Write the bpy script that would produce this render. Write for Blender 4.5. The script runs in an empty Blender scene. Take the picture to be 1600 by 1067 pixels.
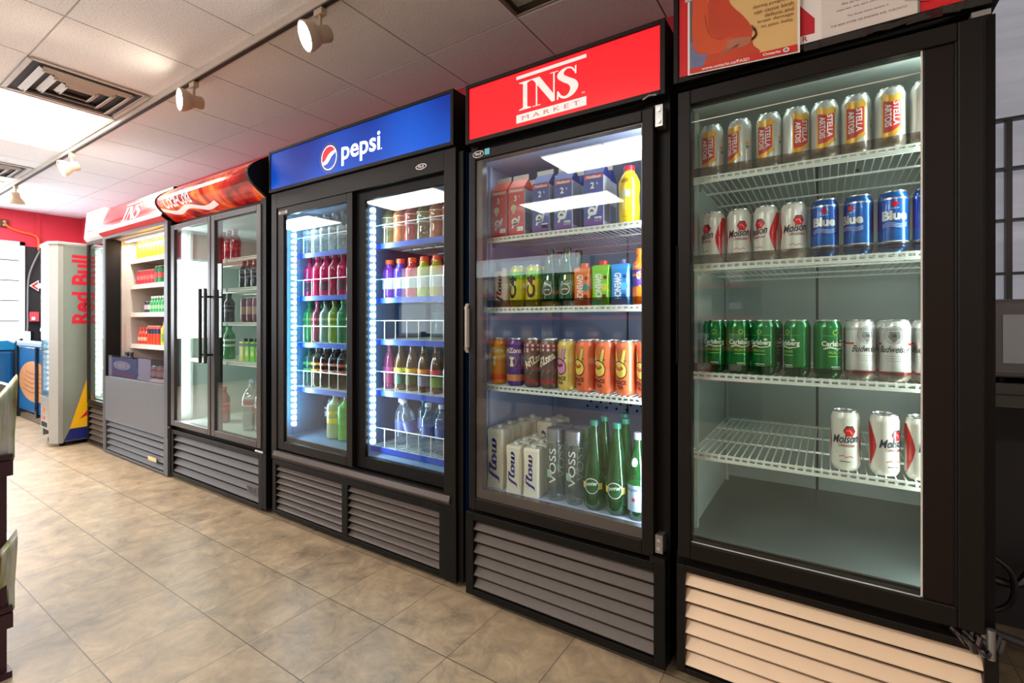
import bpy, bmesh, math, random
from mathutils import Vector, Matrix
random.seed(7)
S = bpy.context.scene
COL = S.collection
PI = math.pi

# ------------------------------------------------------------------ camera
cam_d = bpy.data.cameras.new('camera'); cam = bpy.data.objects.new('camera', cam_d); COL.objects.link(cam)
cam_d.sensor_width = 36.0; cam_d.lens = 16.875; cam_d.shift_y = -0.0191; cam_d.clip_start = 0.02
cam.location = (0, 0, 1.074); cam.rotation_euler = (PI / 2, 0, math.radians(33.3))
S.camera = cam
# ------------------------------------------------------------------ world and exposure
W = bpy.data.worlds.new('world'); S.world = W; W.use_nodes = True
bg = W.node_tree.nodes['Background']; bg.inputs[0].default_value = (0.75, 0.87, 1.0, 1); bg.inputs[1].default_value = 1.2
S.view_settings.view_transform = 'Standard'; S.view_settings.look = 'None'
S.view_settings.gamma = 1.0; S.view_settings.exposure = 0.5; S.view_settings.use_curve_mapping = False
# ------------------------------------------------------------------ large area lights
def kelvin(c): return {'warm': (1, .80, .62), 'neutral': (1, .95, .89), 'cool': (.72, .88, 1), 'day': (.86, .94, 1)}[c]
def area(name, loc, rot, sx, sy, power, color, parent=None, spread=None):
    l = bpy.data.lights.new(name, 'AREA'); l.shape = 'RECTANGLE'; l.size = sx; l.size_y = sy; l.energy = power; l.color = kelvin(color) if isinstance(color, str) else color
    if spread: l.spread = spread
    o = bpy.data.objects.new(name, l); COL.objects.link(o); o.location = loc; o.rotation_euler = rot
    if parent: o.parent = parent; o.location = Vector(loc) - parent.location
    return o
CEIL = 2.56
PANELS = [(-4.96, 1.033, 24), (-2.65, -2.45, 31), (-1.56, -1.09, 27), (-4.2, -1.15, 24), (-6.6, -1.3, 26), (-7.9, 1.0, 26), (1.6, -2.45, 24)]  # last panel is unseen, added to brighten the ceiling on the right
area('daylight_end_window', (-8.93, 0.2, 1.45), (0, -PI / 2, 0), 1.3, 3.0, 66, 'day')
area('added_front_daylight', (-5.2, -3.86, 1.5), (PI / 2, 0, 0), 4.0, 1.3, 44, 'day')  # lamp for the unseen front window added behind the camera

# ------------------------------------------------------------------ materials
def lin(c):
    c = c / 255.0
    return c / 12.92 if c <= .04045 else ((c + .055) / 1.055) ** 2.4
def rgb(t): return (lin(t[0]), lin(t[1]), lin(t[2]), 1)
MC = {}
def M(name, col, rough=.5, metal=0.0, emit=0.0, noise=None, bump=0.0, coat=0.0, spec=.5):
    if name in MC: return MC[name]
    m = bpy.data.materials.new(name); m.use_nodes = True; nt = m.node_tree; p = nt.nodes['Principled BSDF']
    c = rgb(col)
    p.inputs['Roughness'].default_value = rough; p.inputs['Metallic'].default_value = metal
    p.inputs['Coat Weight'].default_value = coat; p.inputs['Specular IOR Level'].default_value = spec
    sc, am = noise if noise else (14.0, .06)
    tc = nt.nodes.new('ShaderNodeTexCoord'); n = nt.nodes.new('ShaderNodeTexNoise'); n.inputs['Scale'].default_value = sc; n.inputs['Detail'].default_value = 4
    mx = nt.nodes.new('ShaderNodeMix'); mx.data_type = 'RGBA'
    mx.inputs[6].default_value = (c[0] * (1 - am), c[1] * (1 - am), c[2] * (1 - am), 1)
    mx.inputs[7].default_value = (min(1, c[0] * (1 + am)), min(1, c[1] * (1 + am)), min(1, c[2] * (1 + am)), 1)
    nt.links.new(tc.outputs['Object'], n.inputs['Vector']); nt.links.new(n.outputs['Fac'], mx.inputs[0]); nt.links.new(mx.outputs[2], p.inputs['Base Color'])
    if bump:
        b = nt.nodes.new('ShaderNodeBump'); b.inputs['Strength'].default_value = bump; b.inputs['Distance'].default_value = .002
        nt.links.new(n.outputs['Fac'], b.inputs['Height']); nt.links.new(b.outputs[0], p.inputs['Normal'])
    if emit: p.inputs['Emission Color'].default_value = c; p.inputs['Emission Strength'].default_value = emit
    MC[name] = m; return m
def E_(name, col, strength):
    if name in MC: return MC[name]
    m = bpy.data.materials.new(name); m.use_nodes = True; nt = m.node_tree; nt.nodes.clear()
    e = nt.nodes.new('ShaderNodeEmission'); e.inputs[0].default_value = (*col, 1); e.inputs[1].default_value = strength
    o = nt.nodes.new('ShaderNodeOutputMaterial'); nt.links.new(e.outputs[0], o.inputs[0]); MC[name] = m; return m
def CL(name, tint, base=.06, body=None, fac=0.0, rough=0.0):
    """clear sheet: transparent plus angle dependent gloss, optionally some solid body colour"""
    if name in MC: return MC[name]
    m = bpy.data.materials.new(name); m.use_nodes = True; nt = m.node_tree; nt.nodes.clear(); N = nt.nodes.new
    o = N('ShaderNodeOutputMaterial'); t = N('ShaderNodeBsdfTransparent'); t.inputs[0].default_value = rgb(tint)
    g = N('ShaderNodeBsdfGlossy'); g.inputs['Roughness'].default_value = rough
    lw = N('ShaderNodeLayerWeight'); lw.inputs[0].default_value = .5
    pw = N('ShaderNodeMath'); pw.operation = 'POWER'; pw.inputs[1].default_value = 4.0; nt.links.new(lw.outputs['Facing'], pw.inputs[0])
    ma = N('ShaderNodeMath'); ma.operation = 'MULTIPLY_ADD'; ma.inputs[1].default_value = .9 - base; ma.inputs[2].default_value = base; nt.links.new(pw.outputs[0], ma.inputs[0])
    first = t
    if body:
        d = N('ShaderNodeBsdfDiffuse'); d.inputs[0].default_value = rgb(body); mb = N('ShaderNodeMixShader'); mb.inputs[0].default_value = fac
        nt.links.new(t.outputs[0], mb.inputs[1]); nt.links.new(d.outputs[0], mb.inputs[2]); first = mb
    mx = N('ShaderNodeMixShader'); nt.links.new(ma.outputs[0], mx.inputs[0]); nt.links.new(first.outputs[0], mx.inputs[1]); nt.links.new(g.outputs[0], mx.inputs[2])
    nt.links.new(mx.outputs[0], o.inputs[0]); MC[name] = m; return m

BLK = M('black_steel', (12, 11, 10), .5, 0, noise=(30, .2), spec=.18)
BLK2 = M('brown_black_frame', (20, 16, 13), .45, .0, noise=(22, .18), bump=.05, spec=.2)
GRL = M('grille_slats', (72, 61, 54), .5, .0, noise=(40, .15))
GREY = M('charcoal_grey_steel', (80, 82, 88), .4, .2, noise=(20, .08))
WHT = M('white_enamel', (225, 225, 220), .4)
LINER = M('cooler_liner', (196, 205, 200), .35, noise=(6, .04))
WIRE = M('white_wire', (235, 235, 225), .35)
ALU = M('aluminium', (200, 200, 202), .25, .9)
STEEL = M('brushed_steel', (150, 150, 148), .3, .8)
GLASS = CL('door_glass', (240, 246, 245), .035)
RED = M('sign_red', (222, 22, 36), .22, coat=.4)
WH = M('sign_white', (238, 234, 232), .4)
NAVY = M('navy_print', (24, 40, 62), .4)
DK = M('near_black_print', (24, 20, 22), .5)

# ------------------------------------------------------------------ mesh building
class MB:
    def __init__(s): s.v = []; s.f = []; s.mi = []; s.mats = []; s.sm = []
    def m(s, mat):
        if mat not in s.mats: s.mats.append(mat)
        return s.mats.index(mat)
    def add(s, vs, fs, mat, smooth=False):
        b = len(s.v); s.v += [tuple(v) for v in vs]; i = s.m(mat)
        for f in fs: s.f.append([b + k for k in f]); s.mi.append(i); s.sm.append(smooth)
        return s
    def box(s, x0, x1, y0, y1, z0, z1, mat, rot=None, about=None):
        vs = [Vector((x, y, z)) for x in (x0, x1) for y in (y0, y1) for z in (z0, z1)]
        if rot is not None:
            c = Vector(about) if about else Vector(((x0 + x1) / 2, (y0 + y1) / 2, (z0 + z1) / 2)); vs = [rot @ (v - c) + c for v in vs]
        return s.add(vs, [(0, 1, 3, 2), (4, 6, 7, 5), (0, 4, 5, 1), (2, 3, 7, 6), (0, 2, 6, 4), (1, 5, 7, 3)], mat)
    def lathe(s, prof, mat, c=(0, 0, 0), n=28, axis=None):
        vs = []; fs = []
        for r, z in prof:
            for k in range(n):
                a = 2 * PI * k / n; vs.append(Vector((r * math.cos(a), r * math.sin(a), z)))
        if axis is not None:
            q = Vector((0, 0, 1)).rotation_difference(Vector(axis).normalized()); vs = [q @ v for v in vs]
        vs = [v + Vector(c) for v in vs]
        for i in range(len(prof) - 1):
            for k in range(n):
                k2 = (k + 1) % n; fs.append((i * n + k, i * n + k2, (i + 1) * n + k2, (i + 1) * n + k))
        if prof[0][0] > 1e-4: fs.append(tuple(reversed(range(n))))
        if prof[-1][0] > 1e-4: fs.append(tuple((len(prof) - 1) * n + k for k in range(n)))
        return s.add(vs, fs, mat, True)
    def tube(s, pts, r, mat, n=8):
        pts = [Vector(p) for p in pts]; vs = []; fs = []; up = None
        for i, p in enumerate(pts):
            d = (pts[min(i + 1, len(pts) - 1)] - pts[max(i - 1, 0)]).normalized()
            if up is None: up = Vector((0, 0, 1)) if abs(d.z) < .9 else Vector((1, 0, 0))
            a = d.cross(up).normalized(); b = a.cross(d).normalized(); up = b
            for k in range(n):
                t = 2 * PI * k / n; vs.append(p + a * (r * math.cos(t)) + b * (r * math.sin(t)))
        for i in range(len(pts) - 1):
            for k in range(n):
                k2 = (k + 1) % n; fs.append((i * n + k, i * n + k2, (i + 1) * n + k2, (i + 1) * n + k))
        fs.append(tuple(reversed(range(n)))); fs.append(tuple((len(pts) - 1) * n + k for k in range(n)))
        return s.add(vs, fs, mat, True)
    def prism_x(s, prof, x0, x1, mat):      # prof: list of (y, z), extruded along x
        n = len(prof); vs = [(x0, y, z) for y, z in prof] + [(x1, y, z) for y, z in prof]
        fs = [(i, (i + 1) % n, n + (i + 1) % n, n + i) for i in range(n)] + [tuple(reversed(range(n))), tuple(range(n, 2 * n))]
        return s.add(vs, fs, mat)
    def prism_z(s, prof, z0, z1, mat):
        n = len(prof); vs = [(x, y, z0) for x, y in prof] + [(x, y, z1) for x, y in prof]
        fs = [(i, (i + 1) % n, n + (i + 1) % n, n + i) for i in range(n)] + [tuple(reversed(range(n))), tuple(range(n, 2 * n))]
        return s.add(vs, fs, mat)
    def shape(s, sh, fn, mat):
        vs, fs = sh
        return s.add([fn(a, b) for a, b in vs], fs, mat)
    def build(s, name, parent=None, bevel=0.0, loc=None):
        me = bpy.data.meshes.new(name); off = Vector((0, 0, 0))
        if parent is not None:
            q = parent
            while q is not None: off += q.location; q = q.parent
        if loc is not None: off = Vector(loc)
        me.from_pydata([tuple(Vector(v) - off) for v in s.v], [], s.f)
        for m_ in s.mats: me.materials.append(m_)
        me.polygons.foreach_set('material_index', s.mi); me.polygons.foreach_set('use_smooth', s.sm); me.update()
        bm = bmesh.new(); bm.from_mesh(me); bmesh.ops.recalc_face_normals(bm, faces=bm.faces[:]) ; bm.to_mesh(me); bm.free()
        o = bpy.data.objects.new(name, me); COL.objects.link(o)
        if parent is not None: o.parent = parent
        elif loc is not None: o.location = loc
        if any(s.sm):
            try: me.set_sharp_from_angle(angle=math.radians(38))
            except Exception: pass
        if bevel:
            b = o.modifiers.new('bevel', 'BEVEL'); b.width = bevel; b.segments = 2; b.limit_method = 'ANGLE'; b.angle_limit = math.radians(50)
        return o
def tag(o, label, cat, group=None, kind=None):
    o['label'] = label; o['category'] = cat
    if group: o['group'] = group
    if kind: o['kind'] = kind
    return o
def thing(name, loc, label, cat, group=None):
    o = bpy.data.objects.new(name, None); o.empty_display_size = .05; COL.objects.link(o); o.location = loc
    return tag(o, label, cat, group)
def struct(name, mb, bevel=0):
    o = mb.build(name, bevel=bevel); o['kind'] = 'structure'; return o
def copy_tree(o, parent=None):
    c = o.copy(); COL.objects.link(c)
    if parent is not None: c.parent = parent
    for ch in list(o.children): copy_tree(ch, c)
    return c
PROTO = []
USED = set()
def place(proto, x, y, z, label, group, rz=0.0, tilt=None, sc=None):
    o = copy_tree(proto); o.location = (x, y, z); o.rotation_euler = (0, 0, rz) if tilt is None else tilt
    if sc: o.scale = sc
    o['label'] = label; o['group'] = group; return o
# ------------------------------------------------------------------ flat artwork (2D) helpers
def cut(sh, step):
    vs, fs = sh
    bm = bmesh.new(); bv = [bm.verts.new((a, b, 0)) for a, b in vs]
    for f in fs:
        try: bm.faces.new([bv[i] for i in f])
        except ValueError: pass
    lo = min(a for a, b in vs); hi = max(a for a, b in vs); k = math.floor(lo / step) + 1
    while k * step < hi:
        bmesh.ops.bisect_plane(bm, geom=bm.verts[:] + bm.edges[:] + bm.faces[:], plane_co=(k * step, 0, 0), plane_no=(1, 0, 0)); k += 1
    bm.verts.index_update(); r = ([(v.co.x, v.co.y) for v in bm.verts], [[v.index for v in f.verts] for f in bm.faces]); bm.free(); return r
def cut2(sh, step):                          # cut both ways
    a = cut(sh, step); b = ([(y, x) for x, y in a[0]], a[1]); b = cut(b, step); return ([(y, x) for x, y in b[0]], b[1])
def poly(pts): return (list(pts), [list(range(len(pts)))])
def rect(x0, x1, y0, y1): return poly([(x0, y0), (x1, y0), (x1, y1), (x0, y1)])
def disc(cx, cy, r, n=28, ry=None): return poly([(cx + r * math.cos(2 * PI * k / n), cy + (ry or r) * math.sin(2 * PI * k / n)) for k in range(n)])
def ring(cx, cy, r0, r1, n=32):
    vs = [(cx + r * math.cos(2 * PI * k / n), cy + r * math.sin(2 * PI * k / n)) for r in (r0, r1) for k in range(n)]
    return (vs, [[k, (k + 1) % n, n + (k + 1) % n, n + k] for k in range(n)])
def ribbon(pts, ws):
    vs = []; n = len(pts)
    if not isinstance(ws, (list, tuple)): ws = [ws] * n
    for i, (x, y) in enumerate(pts):
        a = pts[max(i - 1, 0)]; b = pts[min(i + 1, n - 1)]; dx, dy = b[0] - a[0], b[1] - a[1]; l = math.hypot(dx, dy) or 1
        vs += [(x - dy / l * ws[i] / 2, y + dx / l * ws[i] / 2), (x + dy / l * ws[i] / 2, y - dx / l * ws[i] / 2)]
    return (vs, [[2 * i, 2 * i + 1, 2 * i + 3, 2 * i + 2] for i in range(n - 1)])
def smooth(pts, k=6):
    out = []; n = len(pts)
    for i in range(n - 1):
        p0, p1, p2, p3 = pts[max(i - 1, 0)], pts[i], pts[i + 1], pts[min(i + 2, n - 1)]
        for j in range(k):
            t = j / k; out.append(tuple(.5 * (2 * p1[d] + (p2[d] - p0[d]) * t + (2 * p0[d] - 5 * p1[d] + 4 * p2[d] - p3[d]) * t * t + (3 * p1[d] - p0[d] - 3 * p2[d] + p3[d]) * t ** 3) for d in range(len(p1))))
    out.append(pts[-1]); return out
def merge(*shs):
    V = []; F = []
    for v, f in shs: b = len(V); V += v; F += [[b + i for i in g] for g in f]
    return (V, F)
def text(t, cx, cy, w=None, h=None, bold=0.0, shear=0.0, rot=0.0, space=1.0):
    c = bpy.data.curves.new('lettering', 'FONT'); c.body = t; c.size = 1; c.offset = bold; c.shear = shear; c.space_character = space; c.resolution_u = 3; c.fill_mode = 'FRONT'
    o = bpy.data.objects.new('lettering', c); COL.objects.link(o); bpy.context.view_layer.update()
    me = bpy.data.meshes.new_from_object(o); vs = [(v.co.x, v.co.y) for v in me.vertices]; fs = [list(p.vertices) for p in me.polygons]
    bpy.data.objects.remove(o); bpy.data.curves.remove(c); bpy.data.meshes.remove(me)
    x0, x1 = min(a for a, b in vs), max(a for a, b in vs); y0, y1 = min(b for a, b in vs), max(b for a, b in vs)
    sx = w / (x1 - x0) if w else None; sy = h / (y1 - y0) if h else None
    if sx is None: sx = sy
    if sy is None: sy = sx
    vs = [((a - (x0 + x1) / 2) * sx, (b - (y0 + y1) / 2) * sy) for a, b in vs]
    cr, sr = math.cos(rot), math.sin(rot)
    return ([(a * cr - b * sr + cx, a * sr + b * cr + cy) for a, b in vs], fs)
def moved(sh, dx=0, dy=0, sx=1, sy=1): return ([(a * sx + dx, b * sy + dy) for a, b in sh[0]], sh[1])
def on_front(y, x0=0.0, z0=0.0): return lambda a, b: (x0 + a, y, z0 + b)
def rad_at(prof, z):
    for (r0, z0), (r1, z1) in zip(prof, prof[1:]):
        if min(z0, z1) <= z <= max(z0, z1) and abs(z1 - z0) > 1e-6 and r0 > .003 and r1 > .003:
            t = (z - z0) / (z1 - z0); return r0 + (r1 - r0) * t
    return max(r for r, z in prof)
def on_round(prof, a0=0.0, eps=.0003, R=None):
    R = R or max(r for r, z in prof)
    def f(s_, t):
        r = rad_at(prof, t) + eps; a = s_ / R + a0
        return (r * math.sin(a), -r * math.cos(a), t)
    return f
def decal(mb, sh, prof, mat, a0=0.0, layer=1, step=.004):
    mb.shape(cut(sh, step), on_round(prof, a0, .0003 * layer), mat)

def ins_logo(w=1.0):
    """serif INS lettering, unit height letters about 1.15 wide, as 2D shapes"""
    L = []
    # I
    L += [rect(.08, .17, .03, .97), poly([(0, 0), (.25, 0), (.25, .03), (.17, .08), (.08, .08), (0, .03)]), poly([(0, 1), (.25, 1), (.25, .97), (.17, .92), (.08, .92), (0, .97)])]
    # N
    L += [rect(.345, .375, .03, .95), poly([(.28, 0), (.44, 0), (.44, .025), (.28, .025)]), poly([(.25, 1), (.42, 1), (.72, .2), (.72, 0), (.66, 0), (.30, .92), (.25, .975)]), rect(.69, .72, .05, .97), rect(.63, .79, .97, 1.0)]
    # S
    p = smooth([(1.10, .80), (1.04, .95), (.94, .985), (.85, .90), (.84, .76), (.94, .60), (1.05, .46), (1.09, .28), (1.03, .09), (.92, .02), (.83, .10), (.78, .27)], 5)
    n = len(p); L.append(ribbon(p, [.03 + .13 * math.sin(PI * min(1, max(0, (i / (n - 1) - .02)))) ** 1.6 for i in range(n)]))
    L += [poly([(1.10, .72), (1.13, .72), (1.13, 1.0), (1.10, .98)]), poly([(.76, 0), (.79, 0), (.80, .26), (.77, .30)])]
    return merge(*L)

# ------------------------------------------------------------------ structure: room
def node_floor():
    m = bpy.data.materials.new('vinyl_stone_tiles'); m.use_nodes = True; nt = m.node_tree; N = nt.nodes.new; p = nt.nodes['Principled BSDF']; L = nt.links.new
    tc = N('ShaderNodeTexCoord'); sp = N('ShaderNodeSeparateXYZ'); L(tc.outputs['Object'], sp.inputs[0])
    def math_(op, a, b=None):
        n = N('ShaderNodeMath'); n.operation = op
        for i, q in enumerate((a, b)):
            if q is None: continue
            if isinstance(q, (int, float)): n.inputs[i].default_value = q
            else: L(q, n.inputs[i])
        return n.outputs[0]
    def grid(c, o0, s_, w):
        u = math_('DIVIDE', math_('SUBTRACT', c, o0), s_); f = math_('FRACT', u); e = math_('MULTIPLY', math_('MINIMUM', f, math_('SUBTRACT', 1.0, f)), s_)
        return math_('LESS_THAN', e, w), math_('FLOOR', u)
    gx, ix = grid(sp.outputs[0], -1.32, .301, .0013); gy, iy = grid(sp.outputs[1], .539, .315, .0019)
    line = math_('MAXIMUM', gx, gy)
    cb = N('ShaderNodeCombineXYZ'); L(ix, cb.inputs[0]); L(iy, cb.inputs[1]); wn = N('ShaderNodeTexWhiteNoise'); wn.noise_dimensions = '2D'; L(cb.outputs[0], wn.inputs['Vector'])
    off = N('ShaderNodeVectorMath'); off.operation = 'MULTIPLY_ADD'; L(wn.outputs['Color'], off.inputs[0]); off.inputs[1].default_value = (9, 9, 9); L(tc.outputs['Object'], off.inputs[2])
    n1 = N('ShaderNodeTexNoise'); n1.inputs['Scale'].default_value = 8.5; n1.inputs['Detail'].default_value = 10; n1.inputs['Roughness'].default_value = .74; n1.inputs['Distortion'].default_value = .5; L(off.outputs[0], n1.inputs['Vector'])
    cr = N('ShaderNodeValToRGB'); e = cr.color_ramp.elements; e[0].position = .30; e[0].color = rgb((118, 98, 75)); e[1].position = .72; e[1].color = rgb((186, 164, 134))
    q = cr.color_ramp.elements.new(.5); q.color = rgb((157, 137, 111)); q = cr.color_ramp.elements.new(.42); q.color = rgb((142, 126, 105)); L(n1.outputs['Fac'], cr.inputs[0])
    hs = N('ShaderNodeHueSaturation'); L(cr.outputs[0], hs.inputs['Color']); L(math_('ADD', math_('MULTIPLY', wn.outputs['Value'], .16), .92), hs.inputs['Value'])
    mx = N('ShaderNodeMix'); mx.data_type = 'RGBA'; L(math_('MULTIPLY', line, .82), mx.inputs[0]); L(hs.outputs[0], mx.inputs[6]); mx.inputs[7].default_value = rgb((66, 52, 40)); L(mx.outputs[2], p.inputs['Base Color'])
    ro = math_('ADD', math_('MULTIPLY', n1.outputs['Fac'], .25), .28); L(ro, p.inputs['Roughness'])
    b = N('ShaderNodeBump'); b.inputs['Strength'].default_value = .25; b.inputs['Distance'].default_value = .003; L(math_('SUBTRACT', n1.outputs['Fac'], line), b.inputs['Height']); L(b.outputs[0], p.inputs['Normal'])
    return m
def node_ceiling():
    m = bpy.data.materials.new('mineral_ceiling_tile'); m.use_nodes = True; nt = m.node_tree; N = nt.nodes.new; p = nt.nodes['Principled BSDF']; L = nt.links.new
    tc = N('ShaderNodeTexCoord'); n = N('ShaderNodeTexNoise'); n.inputs['Scale'].default_value = 150; n.inputs['Detail'].default_value = 3; L(tc.outputs['Object'], n.inputs['Vector'])
    cr = N('ShaderNodeValToRGB'); e = cr.color_ramp.elements; e[0].position = .30; e[0].color = rgb((206, 204, 204)); e[1].position = .50; e[1].color = rgb((240, 240, 242)); L(n.outputs['Fac'], cr.inputs[0]); L(cr.outputs[0], p.inputs['Base Color'])
    b = N('ShaderNodeBump'); b.inputs['Strength'].default_value = .5; b.inputs['Distance'].default_value = .003; L(n.outputs['Fac'], b.inputs['Height']); L(b.outputs[0], p.inputs['Normal']); p.inputs['Roughness'].default_value = .9
    return m
X0, X1, Y0, Y1 = -9.0, 3.2, -3.9, 2.38
FLM = node_floor(); CLM = node_ceiling()
b = MB(); b.box(X0 - .1, X1 + .1, Y0 - .1, Y1 + .1, -.08, 0, FLM); struct('floor', b)
WR = M('wall_red_paint', (216, 54, 74), .55); WB = M('wall_black_paint', (34, 33, 38), .6); WC = M('wall_cream_paint', (196, 190, 182), .6); TBAR = M('grid_rail', (176, 168, 160), .5)
# ceiling: tiles with a narrow reveal round each, over a metal grid; one recessed tile
xs = [-2.487 + .61 * k for k in range(-11, 10)]; ys = [.757 + 1.22 * k for k in range(-4, 2)] + [Y1]
xs = [X0] + [x for x in xs if X0 + .05 < x < X1 - .05] + [X1]; ys = [Y0] + [y for y in ys if Y0 + .05 < y < Y1 - .01] + [Y1]
b = MB(); g = .004
for i in range(len(xs) - 1):
    for j in range(len(ys) - 1):
        xa, xb_, ya, yb = xs[i], xs[i + 1], ys[j], ys[j + 1]
        if abs(xa + 1.267) < .02 and ya > .7 and ya < .8:
            b.box(xa + g, xb_ - g, ya + g, yb - g, CEIL + .05, CEIL + .07, CLM)
        else: b.box(xa + g, xb_ - g, ya + g, yb - g, CEIL, CEIL + .02, CLM)
b.box(X0 - .1, X1 + .1, Y0 - .1, Y1 + .1, CEIL + .10, CEIL + .14, WC)
struct('ceiling', b)
b = MB()
for x in xs[1:-1]: b.box(x - .011, x + .011, Y0, Y1, CEIL + .004, CEIL + .008, M('grid_rail_shade', (130, 118, 108), .6))
for y in ys[1:-1]: b.box(X0, X1, y - .012, y + .012, CEIL + .003, CEIL + .0075, TBAR)
struct('trim_1', b)
# walls
b = MB(); WY = Y1
WX0, WZ0, WZ1 = .42, .95, 2.5       # right hand window in the back wall
b.box(X0 - .1, WX0, WY, WY + .1, 0, 2.06, WC); b.box(X0 - .1, WX0, WY, WY + .1, 2.06, CEIL + .1, WR)
b.box(WX0, X1, WY, WY + .1, 0, WZ0, WB); b.box(WX0, X1, WY, WY + .1, WZ1, CEIL + .1, WC); struct('wall_back', b)
EY0, EY1, EZ0, EZ1 = -1.3, 1.79, .80, 2.14
b = MB(); x = X0
b.box(x - .1, x, Y0, EY0, 0, 2.09, WB); b.box(x - .1, x, EY1, Y1, 0, 2.09, WB); b.box(x - .1, x, EY0, EY1, 0, EZ0, WB)
b.box(x - .1, x, Y0, EY0, 2.09, CEIL + .1, WR); b.box(x - .1, x, EY1, Y1, 2.09, CEIL + .1, WR); b.box(x - .1, x, EY0, EY1, EZ1, CEIL + .1, WR)
b.box(x - .002, x + .012, 1.90, 1.945, 2.09, CEIL, WR); struct('wall_left', b)
b = MB(); b.box(X1, X1 + .1, Y0 - .1, Y1 + .1, 0, CEIL + .1, WC); struct('wall_right', b)
b = MB(); b.box(X0 - .1, X1 + .1, Y0 - .1, Y0, 0, .8, WC); b.box(X0 - .1, X1 + .1, Y0 - .1, Y0, 2.1, CEIL + .1, WR); b.box(-3.0, X1 + .1, Y0 - .1, Y0, .8, 2.1, WC); b.box(X0 - .1, -7.4, Y0 - .1, Y0, .8, 2.1, WC); struct('wall_front', b)
# end window
WFR = M('white_window_frame', (228, 232, 240), .4); MUN = M('window_bar', (70, 74, 90), .5)
DAY = E_('overcast_daylight', (.86, .93, 1), 2.0)
w = bpy.data.objects.new('window_1', None); COL.objects.link(w); w.location = (X0, (EY0 + EY1) / 2, EZ0); w['kind'] = 'structure'
b = MB()
for (a, c) in ((EY0, EY0 + .05), (EY1 - .05, EY1)): b.box(X0 - .06, X0 + .03, a, c, EZ0, EZ1, WFR)
b.box(X0 - .06, X0 + .03, EY0, EY1, EZ0, EZ0 + .05, WFR); b.box(X0 - .06, X0 + .03, EY0, EY1, EZ1 - .05, EZ1, WFR); b.build('window_frame', w)
b = MB()
for k in range(1, 5): z = EZ0 + (EZ1 - EZ0) * k / 5 + .02; b.box(X0 - .03, X0 - .01, EY0, EY1, z - .007, z + .007, MUN)
for k in range(1, 5): y = EY0 + (EY1 - EY0) * k / 5; b.box(X0 - .03, X0 - .01, y - .007, y + .007, EZ0, EZ1, MUN)
b.build('window_bars', w)
b = MB(); b.box(X0 - .06, X0 - .05, EY0, EY1, EZ0, EZ1, DAY); b.build('lit_pane', w)
# unseen front window, added behind the camera for the cooler glass to reflect
w = bpy.data.objects.new('added_window', None); COL.objects.link(w); w.location = (-5.2, Y0, .8); w['kind'] = 'structure'
b = MB()
for k in range(6): x = -7.4 + 4.4 * k / 5; b.box(x - .03, x + .03, Y0 - .05, Y0 + .02, .8, 2.1, WB)
b.box(-7.4, -3.0, Y0 - .05, Y0 + .02, 1.42, 1.46, WB); b.build('window_frame', w)
b = MB(); b.box(-7.4, -3.0, Y0 - .08, Y0 - .07, .8, 2.1, E_('added_front_glow', (.8, .9, 1), 1.0)); b.build('lit_pane', w)
# right window with black grid and pale film
w = bpy.data.objects.new('window_3', None); COL.objects.link(w); w.location = (WX0, WY, WZ0); w['kind'] = 'structure'
def film():
    m = bpy.data.materials.new('frosted_window_film'); m.use_nodes = True; nt = m.node_tree; p = nt.nodes['Principled BSDF']; N = nt.nodes.new; L = nt.links.new
    tc = N('ShaderNodeTexCoord'); mp = N('ShaderNodeMapping'); mp.inputs['Scale'].default_value = (1.0, 1, 9); L(tc.outputs['Object'], mp.inputs[0]); n = N('ShaderNodeTexNoise'); n.inputs['Scale'].default_value = 2.2; n.inputs['Detail'].default_value = 5; L(mp.outputs[0], n.inputs['Vector'])
    cr = N('ShaderNodeValToRGB'); e = cr.color_ramp.elements; e[0].position = .3; e[0].color = rgb((134, 135, 144)); e[1].position = .75; e[1].color = rgb((152, 153, 162)); L(n.outputs['Fac'], cr.inputs[0])
    L(cr.outputs[0], p.inputs['Base Color']); L(cr.outputs[0], p.inputs['Emission Color']); p.inputs['Emission Strength'].default_value = .55; p.inputs['Roughness'].default_value = .35
    return m
b = MB(); b.box(WX0, X1, WY + .04, WY + .05, WZ0, WZ1, film()); b.build('filmed_pane', w)
b = MB(); bar = M('black_window_bar', (16, 15, 20), .4)
for z in (1.79, 1.615, 1.433, 1.245, 1.065): b.box(WX0, X1, WY - .012, WY + .02, z - .0045, z + .0045, bar)
for k in range(8): x = .535 + .36 * k; b.box(x - .008, x + .008, WY - .010, WY + .018, WZ0, 1.79, bar)
b.box(WX0 - .02, WX0 + .01, WY - .012, WY + .02, WZ0, WZ1, bar); b.build('window_bars', w)

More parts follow.
